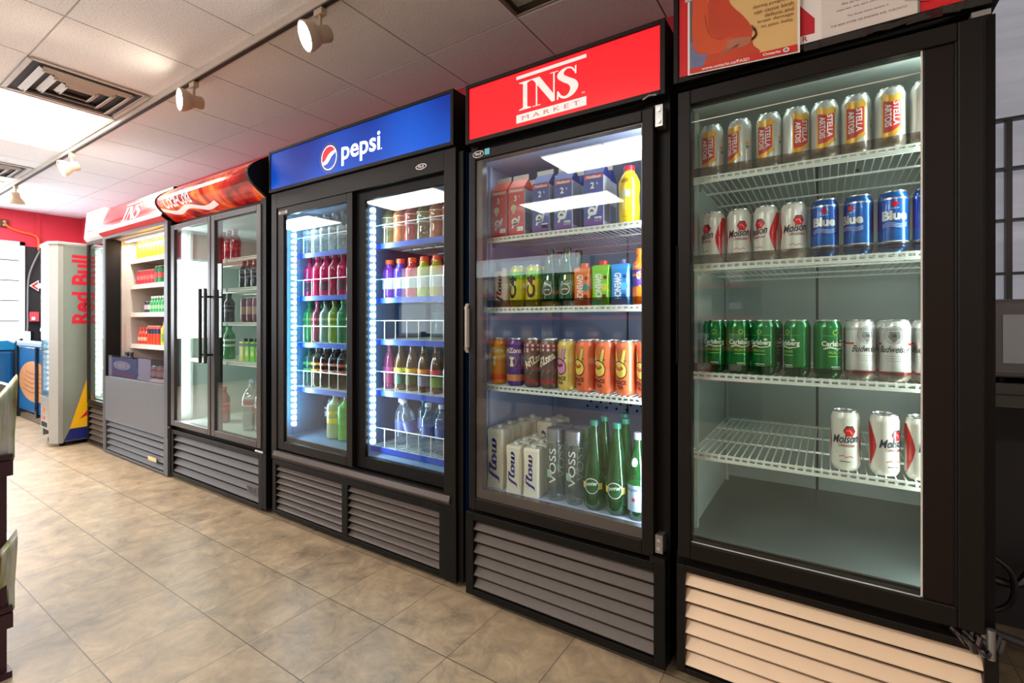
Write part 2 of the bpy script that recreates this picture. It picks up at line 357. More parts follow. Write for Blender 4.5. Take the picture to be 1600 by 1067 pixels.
# ------------------------------------------------------------------ ceiling fixtures
PAN = E_('fluorescent_diffuser', (1, .93, .82), 9.0)
order = ['over the far coolers', 'behind the camera, in the second row', 'behind the camera, in the first row', 'facing the blue-sign cooler', 'facing the far silver cooler', 'nearest the end window', 'unseen, added at the right to brighten the ceiling']
for (x, y, pw), o_ in zip(PANELS, order):
    t = thing('ceiling_light', (x, y, CEIL - .012), 'flush fluorescent ceiling panel with white frame, ' + o_, 'ceiling light', 'fluorescent ceiling panels')
    b = MB(); b.box(x - .61, x + .61, y - .305, y - .285, CEIL - .012, CEIL - .001, WHT); b.box(x - .61, x + .61, y + .285, y + .305, CEIL - .012, CEIL - .001, WHT)
    b.box(x - .61, x - .59, y - .285, y + .285, CEIL - .012, CEIL - .001, WHT); b.box(x + .59, x + .61, y - .285, y + .285, CEIL - .012, CEIL - .001, WHT); b.box(x - .006, x + .006, y - .285, y + .285, CEIL - .012, CEIL - .001, WHT); b.build('frame', t)
    b = MB(); b.box(x - .59, x + .59, y - .285, y + .285, CEIL - .006, CEIL - .002, PAN); b.build('diffuser', t)
    area('panel_lamp', (x, y, CEIL - .02), (0, 0, 0), 1.16, .55, pw, 'neutral', t)
def vent(x0, x1, y0, y1, label):
    t = thing('ceiling_vent', ((x0 + x1) / 2, (y0 + y1) / 2, CEIL - .012), label, 'air vent', 'ceiling air vents')
    vm = M('vent_white', (190, 180, 170), .5); b = MB(); dk = M('vent_dark', (40, 34, 30), .8)
    b.box(x0 + .02, x1 - .02, y0 + .02, y1 - .02, CEIL - .003, CEIL - .001, dk); b.build('duct_opening', t)
    b = MB(); cx, cy = (x0 + x1) / 2, (y0 + y1) / 2
    for k in range(4):
        hx, hy = (x1 - x0) / 2 * (1 - .24 * k), (y1 - y0) / 2 * (1 - .24 * k); w_ = .024 if k == 0 else .036; zz = CEIL - .006 - .010 * (k > 0)
        for s_ in (-1, 1):
            b.box(cx - hx, cx + hx, cy + s_ * hy - w_ / 2, cy + s_ * hy + w_ / 2, zz - .004, zz + .002, vm, Matrix.Rotation(s_ * (.55 if k else 0), 3, 'X'))
            b.box(cx + s_ * hx - w_ / 2, cx + s_ * hx + w_ / 2, cy - hy, cy + hy, zz - .004, zz + .002, vm, Matrix.Rotation(-s_ * (.55 if k else 0), 3, 'Y'))
    b.build('louvre', t)
vent(-4.33, -3.73, .765, 1.325, 'square louvred ceiling vent beside the nearest fluorescent panel')
b = None
vent(-7.0, -6.42, .80, 1.325, 'farther square louvred ceiling vent near the end window')
# light track with four heads
t = thing('light_track', (-4.8, 1.365, CEIL - .045), 'long white light track running along the ceiling above the coolers', 'light track')
b = MB(); tw = M('track_white', (205, 196, 186), .4); b.box(-9.0 + .3, 1.2, 1.345, 1.385, CEIL - .04, CEIL - .001, tw); b.build('rail', t)
b = MB(); b.box(-8.65, 1.15, 1.352, 1.372, CEIL - .046, CEIL - .0402, M('track_slot', (48, 40, 36), .7)); b.build('slot', t)
HEADS = [(-1.955, (-.30, -.85, -.42), 'lit', 'nearest lit spotlight on the ceiling track, above the blue-sign cooler'),
         (-3.19, (-.15, -.95, -.12), 'lit', 'second lit spotlight on the ceiling track, above the curved-sign cooler'),
         (-5.40, (-.05, -.9, -.4), 'off', 'cream unlit spotlight on the ceiling track, third along'),
         (-7.2, (-.1, .15, -1), 'off', 'farthest spotlight on the track, hanging straight down')]
for x, dr, st, lb in HEADS:
    z1 = CEIL - .046; t = thing('track_spotlight', (x, 1.365, z1), lb, 'spotlight', 'track spotlights'); d = Vector(dr).normalized(); c = Vector((x, 1.365, z1 - .115))
    sh = M('spot_shell_' + st, (196, 178, 156) if st == 'lit' else (214, 190, 156), .4)
    b = MB(); b.box(x - .03, x + .03, 1.350, 1.380, z1 - .03, z1 - .0005, sh); b.build('track_adapter', t, .002)
    b = MB(); b.tube([(x, 1.365, z1 - .02), (x, 1.365, z1 - .10)], .008, sh); b.build('stem', t)
    b = MB(); a = c - d * .05; b.lathe([(.0, 0), (.032, .002), (.037, .01), (.037, .055), (.048, .07), (.064, .10), (.066, .125), (.060, .125), (.058, .11), (.0, .108)], sh, a, 28, d); b.build('lamp_housing', t)
    b = MB(); b.lathe([(0, .109), (.057, .111), (.052, .119), (.028, .126), (.0001, .129)], E_('spot_bulb', (1, .86, .66), 26) if st == 'lit' else M('bulb_off', (226, 214, 190), .3), a, 28, d); b.build('bulb', t)
    if st == 'lit':
        l = bpy.data.lights.new('spot_lamp', 'SPOT'); l.energy = 10; l.color = (1, .82, .62); l.spot_size = 1.1; l.spot_blend = .6; l.shadow_soft_size = .05
        o = bpy.data.objects.new('spot_lamp', l); COL.objects.link(o); o.parent = t; o.location = (c + d * .10) - t.location; o.rotation_euler = Vector((0, 0, -1)).rotation_difference(d).to_euler()

# ------------------------------------------------------------------ cooler building blocks
def shell(t, x0, x1, yf, yb, zc0, zc1, ztop, outer, liner, wall=.026, side=None, floor_m=None, zb=.03):
    side = side or outer; b = MB()
    b.box(x0, x0 + wall - .004, yf, yb, zb, ztop, side); b.box(x1 - wall + .004, x1, yf, yb, zb, ztop, side)
    b.box(x0 + wall - .004, x1 - wall + .004, yb - .04, yb, zb, ztop, outer)
    b.box(x0 + wall - .004, x1 - wall + .004, yf, yb - .04, zc1 + .004, ztop, outer); b.box(x0 + wall - .004, x1 - wall + .004, yf + .03, yb - .04, zb, zc0 - .004, outer)
    b.build('cabinet', t)
    b = MB(); b.box(x0 + wall - .004, x0 + wall, yf + .02, yb - .05, zc0, zc1, liner); b.box(x1 - wall, x1 - wall + .004, yf + .02, yb - .05, zc0, zc1, liner)
    b.box(x0 + wall - .004, x1 - wall + .004, yb - .05, yb - .04, zc0, zc1, liner); b.box(x0 + wall - .004, x1 - wall + .004, yf + .02, yb - .05, zc1, zc1 + .004, liner)
    # shelf standards, screws and rear seams
    for xx in (x0 + wall + .004, x1 - wall - .010):
        for yy in (yf + .07, yb - .12): b.box(xx - .002, xx + .008, yy, yy + .018, zc0, zc1, liner)
    dk = M('liner_seam', (70, 74, 74), .6); cx = (x0 + x1) / 2; b.box(cx - .004, cx + .004, yb - .053, yb - .050, zc0, zc1, dk)
    for z in (zc0 + .12, zc0 + .5, zc0 + .85, zc1 - .1): b.box(cx + .12, cx + .132, yb - .054, yb - .05, z, z + .010, dk)
    b.build('liner', t)
    b = MB(); b.box(x0 + wall - .004, x1 - wall + .004, yf + .02, yb - .05, zc0 - .004, zc0, floor_m or liner); b.build('cavity_floor', t)
def feet(t, x0, x1, y0, y1):
    for x in (x0 + .05, x1 - .05):
        for y in (y0 + .06, y1 - .06): MB().lathe([(.022, 0), (.022, .01), (.012, .012), (.012, .031)], BLK, (x, y, 0), 14).build('foot', t)
def wire_shelf(t, x0, x1, y0, y1, z, rail=True, step=.0195, lip=False, name='wire_shelf'):
    b = MB(); n = int((x1 - x0) / step)
    for k in range(n + 1):
        x = x0 + (x1 - x0) * k / n; b.box(x - .0014, x + .0014, y0, y1, z - .0035, z, WIRE)
    for y in [y0 + .004, y0 + (y1 - y0) * .33, y0 + (y1 - y0) * .66, y1 - .004]: b.box(x0, x1, y - .003, y + .003, z - .009, z - .0035, WIRE)
    if rail:
        b.box(x0, x1, y0 - .004, y0, z - .006, z - .001, WIRE); b.box(x0, x1, y0 - .005, y0, z - .022, z - .013, WIRE)
        for k in range(n + 1):
            x = x0 + (x1 - x0) * k / n; b.box(x - .0032, x + .0032, y0 - .0045, y0 - .0005, z - .014, z - .005, WIRE)
    o = b.build(name, t)
    if rail and t.location.x > -2:
        for x in (x0 + .008, x1 - .008):
            for y in (y0 + .05, y1 - .05): MB().box(x - .008, x + .008, y - .006, y + .012, z - .030, z - .0095, ALU).build('shelf_clip', o)
    return o
def front_rail(t, x0, x1, y, z):
    b = MB(); b.box(x0, x1, y - .002, y, z, z + .026, CL('clear_rail', (214, 206, 200), .05)); b.build('clear_front_rail', t)
def grille(t, x0, x1, y, z0, z1, n, fm, sm, mull=None, fr=.035, name='grille'):
    b = MB(); b.box(x0, x0 + fr, y, y + .03, z0, z1, fm); b.box(x1 - fr, x1, y, y + .03, z0, z1, fm); b.box(x0 + fr, x1 - fr, y, y + .03, z1 - fr * .8, z1, fm); b.box(x0 + fr, x1 - fr, y, y + .03, z0, z0 + fr * .7, fm)
    if mull: b.box(mull - .022, mull + .022, y + .001, y + .03, z0 + fr * .7, z1 - fr * .8, fm)
    b.box(x0 + fr, x1 - fr, y + .055, y + .06, z0 + .02, z1 - .02, M('grille_backing', (10, 9, 9), .9))
    o = b.build(name, t, .002); s_ = MB(); za, zb = z0 + fr * .7, z1 - fr * .8; p = (zb - za) / n
    segs = [(x0 + fr, x1 - fr)] if not mull else [(x0 + fr, mull - .022), (mull + .022, x1 - fr)]
    for a, c in segs:
        for k in range(n):
            zc = za + p * k; s_.prism_x([(y + .004, zc + p * .16), (y + .004, zc + p * .22), (y + .026, zc + p * .76), (y + .034, zc + p * .76), (y + .012, zc + p * .16)], a, c, sm)
    s_.build('slats', o); return o
def frame_mb(x0, x1, z0, z1, y0, y1, l, r, bt, tp, mat):
    b = MB(); b.box(x0, x0 + l, y0, y1, z0, z1, mat); b.box(x1 - r, x1, y0, y1, z0, z1, mat); b.box(x0 + l, x1 - r, y0, y1, z0, z0 + bt, mat); b.box(x0 + l, x1 - r, y0, y1, z1 - tp, z1, mat); return b
def glass_pane(parent, x0, x1, z0, z1, y, mat=None, name='glass'):
    b = MB(); b.box(x0, x1, y, y + .004, z0, z1, mat or GLASS); return b.build(name, parent)
def led_strip(t, x, y, z0, z1, col, strength, n=34, face=(1, 0)):
    b = MB(); b.box(x - .008, x + .008, y - .010, y + .010, z0, z1, M('led_bar', (190, 215, 235), .3)); o = b.build('led_bar', t)
    d = MB(); em = E_('led_' + str(col), kelvin(col), strength); p = (z1 - z0) / n
    for k in range(n):
        z = z0 + p * (k + .5)
        d.lathe([(.0085, 0), (.0085, .002)], em, (x, y - .0101, z), 12, (0, -1, 0))
        if face[0]: d.box(x + .008 * face[0], x + .0105 * face[0], y - .006, y + .006, z - p * .27, z + p * .27, em)
    d.build('led_diodes', o)
def side_light(t, x, y, z0, z1, power, col, dirx=1, w=.02, ry=.35):
    """vertical lamp on a door post, shining sideways and to the rear"""
    o = area('post_lamp', (x, y, (z0 + z1) / 2), (0, 0, 0), w, z1 - z0, power, col, t)
    d = Vector((dirx, ry, 0)).normalized(); zax = -d; yax = Vector((0, 0, 1)); xax = yax.cross(zax); m = Matrix((xax, yax, zax)).transposed(); o.rotation_euler = m.to_euler(); return o
def header_box(t, x0, x1, y, z0, z1, yb, fm, face, name='header'):
    b = frame_mb(x0, x1, z0, z1, y, y + .03, .014, .016, .016, .014, fm); b.box(x0, x1, y + .03, yb, z0, z1, fm); o = b.build(name, t, .002)
    return o
def signface(parent, x0, x1, z0, z1, y, mat, name='sign_panel'):
    b = MB(); b.box(x0, x1, y, y + .006, z0, z1, mat); return b
def emblem(parent, x, y, z, w, h, txt):
    b = MB(); b.shape(disc(0, 0, w / 2, 28, h / 2), on_front(y, x, z), M('emblem_chrome', (200, 200, 205), .25, .8)); b.shape(disc(0, 0, w / 2 * .88, 28, h / 2 * .8), on_front(y - .0004, x, z), BLK); b.shape(text(txt, 0, 0, w=w * .62, bold=.02, shear=.3), on_front(y - .0008, x, z), WH); b.build('emblem', parent)
YB = 2.24
# ================================================================== 1: rightmost cooler
rc = thing('glass_door_cooler', (-.38, 1.45, 0), 'rightmost black one-door cooler, nearly empty, beer cans and cream bottom grille', 'cooler', 'drink coolers along the wall')
lin1 = M('liner_grey_green', (176, 184, 176), .35, noise=(5, .05)); flo1 = M('cavity_floor_steel', (112, 118, 116), .35, .3, noise=(4, .15))
shell(rc, -.38, .315, 1.50, YB, .43, 1.73, 1.765, BLK, lin1, .03, floor_m=flo1); feet(rc, -.38, .315, 1.5, YB)
d = frame_mb(-.368, .290, .385, 1.748, 1.45, 1.492, .036, .045, .047, .042, BLK2)
d.box(.186, .246, 1.458, 1.490, .43, 1.708, M('door_panel', (26, 17, 13), .45, .0, spec=.18)); d.box(.240, .247, 1.452, 1.458, .43, 1.708, BLK); dr = d.build('door', rc, .003)
glass_pane(dr, -.334, .186, .43, 1.708, 1.462)
b = MB(); tr = M('glass_edge_trim', (214, 214, 206), .35, .3); b.box(-.332, .186, 1.4585, 1.4615, .430, .434, tr); b.box(.182, .1855, 1.4585, 1.4615, .43, 1.706, tr); b.box(-.332, .186, 1.4585, 1.4615, 1.655, 1.657, tr); b.build('glass_trim', dr)
b = MB(); b.prism_z([(-.379, 1.470), (-.369, 1.449), (-.369, 1.492), (-.379, 1.492)], .95, 1.30, BLK2); b.build('door_handle', dr)
b = MB(); b.box(.286, .312, 1.462, 1.49, .350, .382, M('hinge_steel', (170, 165, 155), .35, .7)); b.lathe([(.008, .335), (.008, .40)], STEEL, (.300, 1.455, 0), 12); b.build('hinge', rc); MB().box(.268, .30, 1.455, 1.485, 1.75, 1.762, STEEL).build('hinge', rc)
b = MB(); random.seed(5)
for k in range(7):
    p = [(.235 + .008 * k + random.uniform(-.01, .01), 1.452 + random.uniform(-.006, .012), .372 + random.uniform(-.012, .012)) for _ in range(2)]
    b.tube(smooth([p[0], (p[0][0] + .015, p[0][1] - .006, p[0][2] - .012), (p[1][0] + .02, p[1][1], p[1][2] - .02), (p[1][0] + .03, p[1][1] + .01, p[1][2] + .01)], 4), .006, M('crumpled_tape', (24, 22, 22), .18, coat=.6), 6)
b.build('crumpled_tape', rc)
cream = M('cream_slats', (226, 198, 166), .5, noise=(12, .05))
grille(rc, -.372, .312, 1.452, .045, .362, 6, BLK2, cream, fr=.024)
b = MB(); b.box(-.38, .315, 1.485, 1.51, .03, .385, BLK); b.build('kick_box', rc)
for z in (1.515, 1.250, .922, .680): wire_shelf(rc, -.348, .283, 1.535, 2.16, z)
for z in (1.515, 1.250, .922): front_rail(rc, -.346, .281, 1.5375, z + .001)
b = MB(); b.box(.255, .283, 1.505, 1.53, .46, 1.70, M('lamp_cover', (220, 235, 232), .3, emit=.6)); b.build('lamp_cover', rc)
side_light(rc, .252, 1.522, .46, 1.70, 3.9, (.90, 1, .96), -1, .03, .25)
b = MB(); b.box(.247, .315, 1.4925, 1.503, .38, 1.765, BLK); b.build('face_frame', rc)
area('post_lamp', (-.03, 1.56, 1.722), (0, 0, 0), .5, .03, .25, (.82, 1, .94), rc)
# header with papers
hd = header_box(rc, -.381, .315, 1.45, 1.777, 2.06, 1.90, BLK2, RED)
b = signface(hd, -.366, .298, 1.794, 2.045, 1.458, RED); sp = b.build('sign_panel', hd)
b = MB(); b.box(-.09, -.012, 1.4562, 1.4577, 1.794, 2.045, WH); pm = M('paper_red', (196, 14, 40), .4)
b.shape(poly([(-.09, 1.817), (-.027, 1.815), (-.027, 1.853), (-.057, 1.893), (-.09, 1.93)]), on_front(1.4558), pm); b.shape(text('R', -.048, 1.807, h=.013, bold=.02), on_front(1.4556), M('print_crimson', (176, 30, 54), .5))
b.build('beer_store_card', hd)
b = MB(); pap = M('notice_paper', (222, 214, 208), .45); b.box(-.012, .176, 1.4545, 1.4557, 1.790, 2.045, pap)
ink = M('notice_ink', (92, 84, 84), .6)
for i, (tx, ww) in enumerate([('THE BEER STORE 720 SPADINA AVE, TORONTO', .150), ('The closest return location is', .081), ('empty beer, wine, spirit, and cooler containers', .125), ('We do not process returned', .105)]):
    z = [1.817, 1.834, 1.853, 1.866][i]; b.shape(text(tx, .082, z, w=ww, bold=.008), on_front(1.4542), ink)
tp = M('clear_tape', (190, 180, 172), .15, coat=.5); b.box(.155, .205, 1.4535, 1.4543, 1.822, 1.848, tp, Matrix.Rotation(.3, 3, 'Y')); b.build('return_notice', hd)
b = MB(); b.box(.176, .180, 1.4535, 1.4557, 1.79, 2.045, STEEL); b.build('card_edge', hd)
# folded glossy black tape along the lower lip
b = MB(); lt = M('glossy_tape', (22, 20, 20), .12, coat=.8); random.seed(3); x = -.05
while x < .29:
    w_ = random.uniform(.02, .045); b.box(x, x + w_, 1.4462, 1.4492, 1.768 + random.uniform(0, .004), 1.786 + random.uniform(-.003, .004), lt, Matrix.Rotation(random.uniform(-.16, .16), 3, 'Y') @ Matrix.Rotation(random.uniform(-.2, .2), 3, 'X')); x += w_ * .8
b.build('lip_tape', hd)
# health poster
ps = thing('health_poster', (-.2, 1.444, 1.88), 'poster of a figure in an orange sweater cradling a belly, taped to rightmost cooler header', 'poster')
PX = lambda a, c: (-.338 + .279 * a, 1.4425, 1.770 + .018 * (1 - a) + .20 * c)
b = MB(); vs = [PX(a, c) for a, c in ((0, 0), (1, 0), (1, 1.33), (0, 1.33))]; vs2 = [(x, y + .0015, z) for x, y, z in vs]
b.add(vs + vs2, [(0, 1, 2, 3), (7, 6, 5, 4), (0, 4, 5, 1), (1, 5, 6, 2), (2, 6, 7, 3), (3, 7, 4, 0)], WH)
def P_(sh, mat, lay): b.shape(sh, lambda a, c: (PX(a, c)[0], 1.4425 - .0003 * lay, PX(a, c)[2]), mat)
P_(rect(.02, .98, .015, 1.30), M('poster_wall', (222, 184, 120), .4, noise=(9, .10)), 1)
P_(rect(.02, .12, .08, 1.30), M('poster_shade', (96, 86, 96), .4), 2)
P_(poly(smooth([(.02, .05), (.14, .05), (.17, .16), (.24, .27), (.16, .38), (.06, .46), (.02, .46)], 4)), M('poster_denim', (104, 112, 150), .5, noise=(80, .3)), 3)
sw = M('poster_orange_sweater', (206, 76, 26), .5, noise=(14, .22))
P_(poly(smooth([(.15, .07), (.645, .09), (.615, .22), (.60, .34), (.605, .44), (.575, .54), (.52, .66), (.44, .80), (.40, .90), (.39, 1.05), (.36, 1.3), (.22, 1.3), (.20, .9), (.18, .6), (.22, .3), (.17, .16), (.15, .07)], 4)[:-1]), M('poster_orange_dress', (192, 62, 22), .5, noise=(10, .25)), 4)
P_(poly(smooth([(.05, .95), (.045, .70), (.05, .50), (.07, .34), (.14, .255), (.24, .225), (.34, .23), (.385, .30), (.38, .36), (.44, .385), (.40, .41), (.33, .40), (.26, .48), (.215, .58), (.205, .72), (.20, .95), (.16, 1.2), (.06, 1.2), (.05, .95)], 5)[:-1]), sw, 5)
P_(ribbon(smooth([(.17, .80), (.19, .62), (.24, .47), (.33, .395)], 5), .008), M('poster_fold', (150, 44, 18), .5), 6)
sk = M('poster_skin', (176, 108, 82), .5)
P_(poly(smooth([(.375, .365), (.46, .375), (.54, .36), (.60, .34), (.585, .27), (.53, .235), (.46, .24), (.385, .25), (.375, .30), (.375, .365)], 4)[:-1]), sk, 6)
for k in range(4): P_(ribbon([(.50 - .01 * k, .29 - .012 * k), (.42 - .02 * k, .275 - .022 * k), (.34 - .01 * k, .265 - .03 * k)], [.018, .015, .008]), sk, 7)
for k in range(4): P_(ribbon(smooth([(.585 + .006 * k, .50 - .02 * k), (.628 + .004 * k, .44 - .02 * k), (.632, .36 - .012 * k), (.595, .31 - .008 * k)], 3), .014), sk, 7)
for k in range(3): P_(ribbon(smooth([(.598 + .007 * k, .50 - .03 * k), (.640, .42 - .02 * k), (.622, .33)], 3), .0035), M('poster_skin_line', (120, 66, 50), .5), 8)
redp = M('poster_red_strip', (206, 34, 24), .4); P_(poly([(.02, .015), (.98, .015), (.98, .105), (.02, .08)]), redp, 9)
P_(text('www.ontario.ca/FASD', .36, .047, w=.44, h=.042, bold=.015), WH, 10); P_(text('Ontario', .77, .060, w=.15, h=.036, bold=.03), WH, 10); P_(disc(.89, .062, .026, 20, .030), WH, 10); P_(disc(.89, .062, .015, 20, .018), M('trillium_grey', (130, 130, 130), .5), 11)
for i, s_ in enumerate(['Drinking', 'during pregnancy', 'can cause birth', 'defects and', 'brain damage', 'to your baby.']):
    wd = [.2, .34, .33, .24, .30, .27][i]; P_(text(s_, .95 - wd / 2, .795 - .071 * i, w=wd, h=.050, bold=.006), M('poster_ink', (120, 84, 40), .5), 10)
b.build('poster_sheet', ps)
pm_ = MB(); pm_.box(-.345, -.325, 1.4405, 1.4422, 2.00, 2.05, tp); pm_.build('tape', ps)
# ================================================================== 2: red-sign cooler
ic = thing('glass_door_cooler', (-1.17, 1.45, 0), 'black one-door cooler with flat red backlit sign, between blue-sign and rightmost coolers', 'cooler', 'drink coolers along the wall')
lin2 = M('liner_cool_white', (176, 184, 214), .35, noise=(6, .05))
shell(ic, -1.170, -.402, 1.50, YB, .42, 1.70, 1.765, BLK, lin2, .022); feet(ic, -1.17, -.402, 1.5, YB)
d = frame_mb(-1.150, -.440, .360, 1.725, 1.45, 1.490, .030, .036, .045, .036, BLK2); dr = d.build('door', ic, .003)
d = frame_mb(-1.120, -.476, .405, 1.689, 1.458, 1.486, .028, .004, .034, .004, M('clear_gasket', (84, 74, 72), .25, .2)); d.build('inner_frame', dr)
glass_pane(dr, -1.120, -.476, .405, 1.689, 1.4545)
b = MB(); hm = M('handle_beige', (168, 160, 148), .35, .3); b.prism_z([(-1.172, 1.462), (-1.160, 1.436), (-1.150, 1.436), (-1.146, 1.45), (-1.150, 1.4499), (-1.158, 1.462)], .975, 1.125, hm); b.prism_x([(1.440, 1.125), (1.452, 1.145), (1.462, 1.145), (1.462, 1.125)], -1.168, -1.152, hm); b.prism_x([(1.440, .975), (1.452, .955), (1.462, .955), (1.462, .975)], -1.168, -1.152, hm); b.build('door_handle', dr, .002)
emblem(dr, -1.105, 1.4490, 1.709, .052, .026, 'TRUE')
b = MB(); b.box(-1.074, -1.052, 1.4485, 1.4495, 1.700, 1.723, M('energy_sticker', (90, 190, 214), .4)); b.build('sticker', dr)
for z0, z1 in ((1.665, 1.730), (.375, .43)):
    b = MB(); b.box(-.436, -.414, 1.455, 1.50, z0, z1, STEEL); b.lathe([(.006, -.003), (.006, 0)], ALU, (-.425, 1.454, z1 - .015), 10, (0, 1, 0)); b.lathe([(.006, -.003), (.006, 0)], ALU, (-.425, 1.454, z0 + .015), 10, (0, 1, 0)); b.build('hinge', ic)
b = MB(); b.box(-.45, -.405, 1.445, 1.485, .348, .366, BLK2); b.build('hinge_bracket', ic)
grille(ic, -1.168, -.405, 1.452, .028, .345, 6, BLK, GRL, fr=.036)
b = MB(); b.box(-1.17, -.402, 1.485, 1.51, .03, .36, BLK); b.build('kick_box', ic)
for z in (1.405, 1.131, .827): wire_shelf(ic, -1.146, -.428, 1.535, 2.16, z)
front_rail(ic, -1.144, -.43, 1.5375, 1.132)
b = MB()
for i in range(10):
    for j in range(2): b.lathe([(.006, 0), (.006, .002)], BLK, (-.99 + .05 * i + .02 * j, YB - .053, .66 + .025 * j), 10, (0, -1, 0))
b.build('rear_vents', ic)
b = MB(); b.box(-.468, -.432, 1.505, 1.53, .45, 1.68, M('lamp_cover_cool', (215, 225, 245), .3, emit=.8)); b.build('lamp_cover', ic)
side_light(ic, -.472, 1.522, .46, 1.68, 3.1, (.84, .90, 1), -1, .03, .25)
for x0_, x1_ in ((-.476, -.402), (-1.17, -1.138)): MB().box(x0_, x1_, 1.4905, 1.503, .36, 1.765, BLK).build('face_post', ic)
area('post_lamp', (-.8, 1.58, 1.692), (0, 0, 0), .55, .04, .35, (.84, .90, 1), ic)
hd = header_box(ic, -1.168, -.405, 1.45, 1.757, 1.985, 1.90, BLK2, RED)
REDL = M('backlit_red', (216, 16, 32), .18, emit=.55, coat=.5); WL = M('backlit_white', (240, 226, 224), .3, emit=.30)
b = signface(hd, -1.155, -.420, 1.772, 1.972, 1.456, REDL)
lx, lz, lh = -.925, 1.832, .100
b.shape(moved(ins_logo(), lx, lz, .20, lh), on_front(1.4552), WL); b.shape(rect(lx - .012, lx + .262, 1.945, 1.957), on_front(1.4552), WL); b.shape(rect(lx - .012, lx + .262, 1.788, 1.818), on_front(1.4552), WL)
b.shape(text('MARKET', lx + .125, 1.803, w=.225, h=.015, space=1.6), on_front(1.4548), M('sign_print_pink', (206, 120, 120), .4)); b.shape(text('TM', lx + .25, 1.832, w=.012), on_front(1.4552), WL)
b.build('sign_panel', hd)
b = MB(); b.tube([(-.47, 1.444, 1.752), (-.45, 1.438, 1.757), (-.43, 1.444, 1.757)], .003, ALU); b.build('lock_wire', hd)
# ================================================================== 3: blue-sign cooler
pc = thing('sliding_door_cooler', (-2.556, 1.48, 0), 'wide black two-door sliding cooler with backlit blue sign and round red, white and blue emblem', 'cooler', 'drink coolers along the wall')
BLU = M('cabinet_blue', (10, 62, 128), .4); lin3 = M('liner_grey_blue', (96, 116, 140), .35)
shell(pc, -2.556, -1.215, 1.515, YB, .44, 1.68, 1.76, BLK, lin3, .03, side=BLU); feet(pc, -2.556, -1.215, 1.52, YB)
d = frame_mb(-2.556, -1.242, .325, 1.775, 1.48, 1.514, .050, .062, .052, .085, BLK2); d.box(-1.242, -1.215, 1.495, 1.514, .03, 1.76, BLK); d.build('door_surround', pc, .002)
b = MB(); b.prism_x([(1.470, .350), (1.478, .372), (1.481, .372), (1.481, .335)], -2.53, -1.27, M('sill_strip', (92, 82, 78), .3, .3)); b.build('sill', pc)
d = frame_mb(-2.500, -1.880, .385, 1.690, 1.484, 1.505, .055, .042, .045, .042, BLK2); dl = d.build('sliding_door', pc, .002); glass_pane(dl, -2.445, -1.922, .43, 1.648, 1.492)
d = frame_mb(-1.892, -1.306, .385, 1.690, 1.508, 1.528, .075, .022, .055, .045, BLK); dr = d.build('sliding_door', pc, .002); glass_pane(dr, -1.817, -1.328, .44, 1.645, 1.515)
dl['label'] = 'left sliding door, in front'; dr['label'] = 'right sliding door, set back'
b = MB(); b.box(-2.49, -2.41, 1.4825, 1.4838, 1.655, 1.672, M('door_sticker', (190, 180, 170), .4)); b.shape(text('TRUE', -2.45, 1.6635, w=.05, bold=.02, shear=.3), on_front(1.4822), BLK); b.build('sticker', dl)
emblem(pc, -1.43, 1.4790, 1.728, .062, .024, 'TRUE')
grille(pc, -2.550, -1.300, 1.482, .028, .322, 7, BLK, GRL, mull=-1.935, fr=.032)
b = MB(); b.box(-1.300, -1.240, 1.480, 1.514, .028, .325, BLK); b.box(-2.556, -1.22, 1.514, 1.53, .03, .36, BLK); b.build('kick_box', pc)
b = MB(); b.box(-1.90, -1.87, 1.55, 2.18, .44, 1.68, M('centre_post', (70, 90, 120), .4)); b.build('centre_post', pc)
BSTRIP = M('blue_price_strip', (22, 60, 168), .35)
def basket(x0, x1, z, lv):
    o = wire_shelf(pc, x0, x1, 1.60, 2.17, z, rail=False, name='wire_shelf')
    b = MB(); b.box(x0, x1, 1.588, 1.592, z - .026, z - .001, BSTRIP); b.build('price_strip', o)
    b = MB(); n = max(3, int((x1 - x0) / .074))
    for k in range(n + 1):
        x = x0 + .01 + (x1 - x0 - .02) * k / n; b.tube([(x, 2.0, z - .007), (x, 1.602, z - .007), (x, 1.596, z + .002), (x, 1.596, z + .088), (x, 1.600, z + .092)], .0022, WIRE, 6)
    b.tube([(x0 + .005, 1.5955, z + .090), (x1 - .005, 1.5955, z + .090)], .0026, WIRE, 6); b.build('wire_fence', o)
    return o
SL = (1.452, 1.216, .960, .712, .470); SR = (1.452, 1.190, .990, .744, .470)
for i, z in enumerate(SL):
    if i < 4: basket(-2.520, -1.902, z, i)
for z in SR: basket(-1.868, -1.248, z, 0)
led_strip(pc, -2.445, 1.545, .50, 1.63, 'cool', 26); led_strip(pc, -1.806, 1.545, .49, 1.62, 'cool', 26)
side_light(pc, -2.43, 1.555, .50, 1.63, 4.5, (.52, .80, 1), 1, .02, .5); side_light(pc, -2.46, 1.56, .5, 1.63, 2.5, (.20, .62, 1), -1, .02, .3)
side_light(pc, -1.79, 1.55, .49, 1.62, 4.5, (.56, .82, 1), 1, .02, .5); side_light(pc, -1.822, 1.56, .49, 1.62, 1.2, (.20, .62, 1), -1, .02, .4)
hd = header_box(pc, -2.556, -1.242, 1.465, 1.778, 2.003, 1.95, BLK2, BLU)
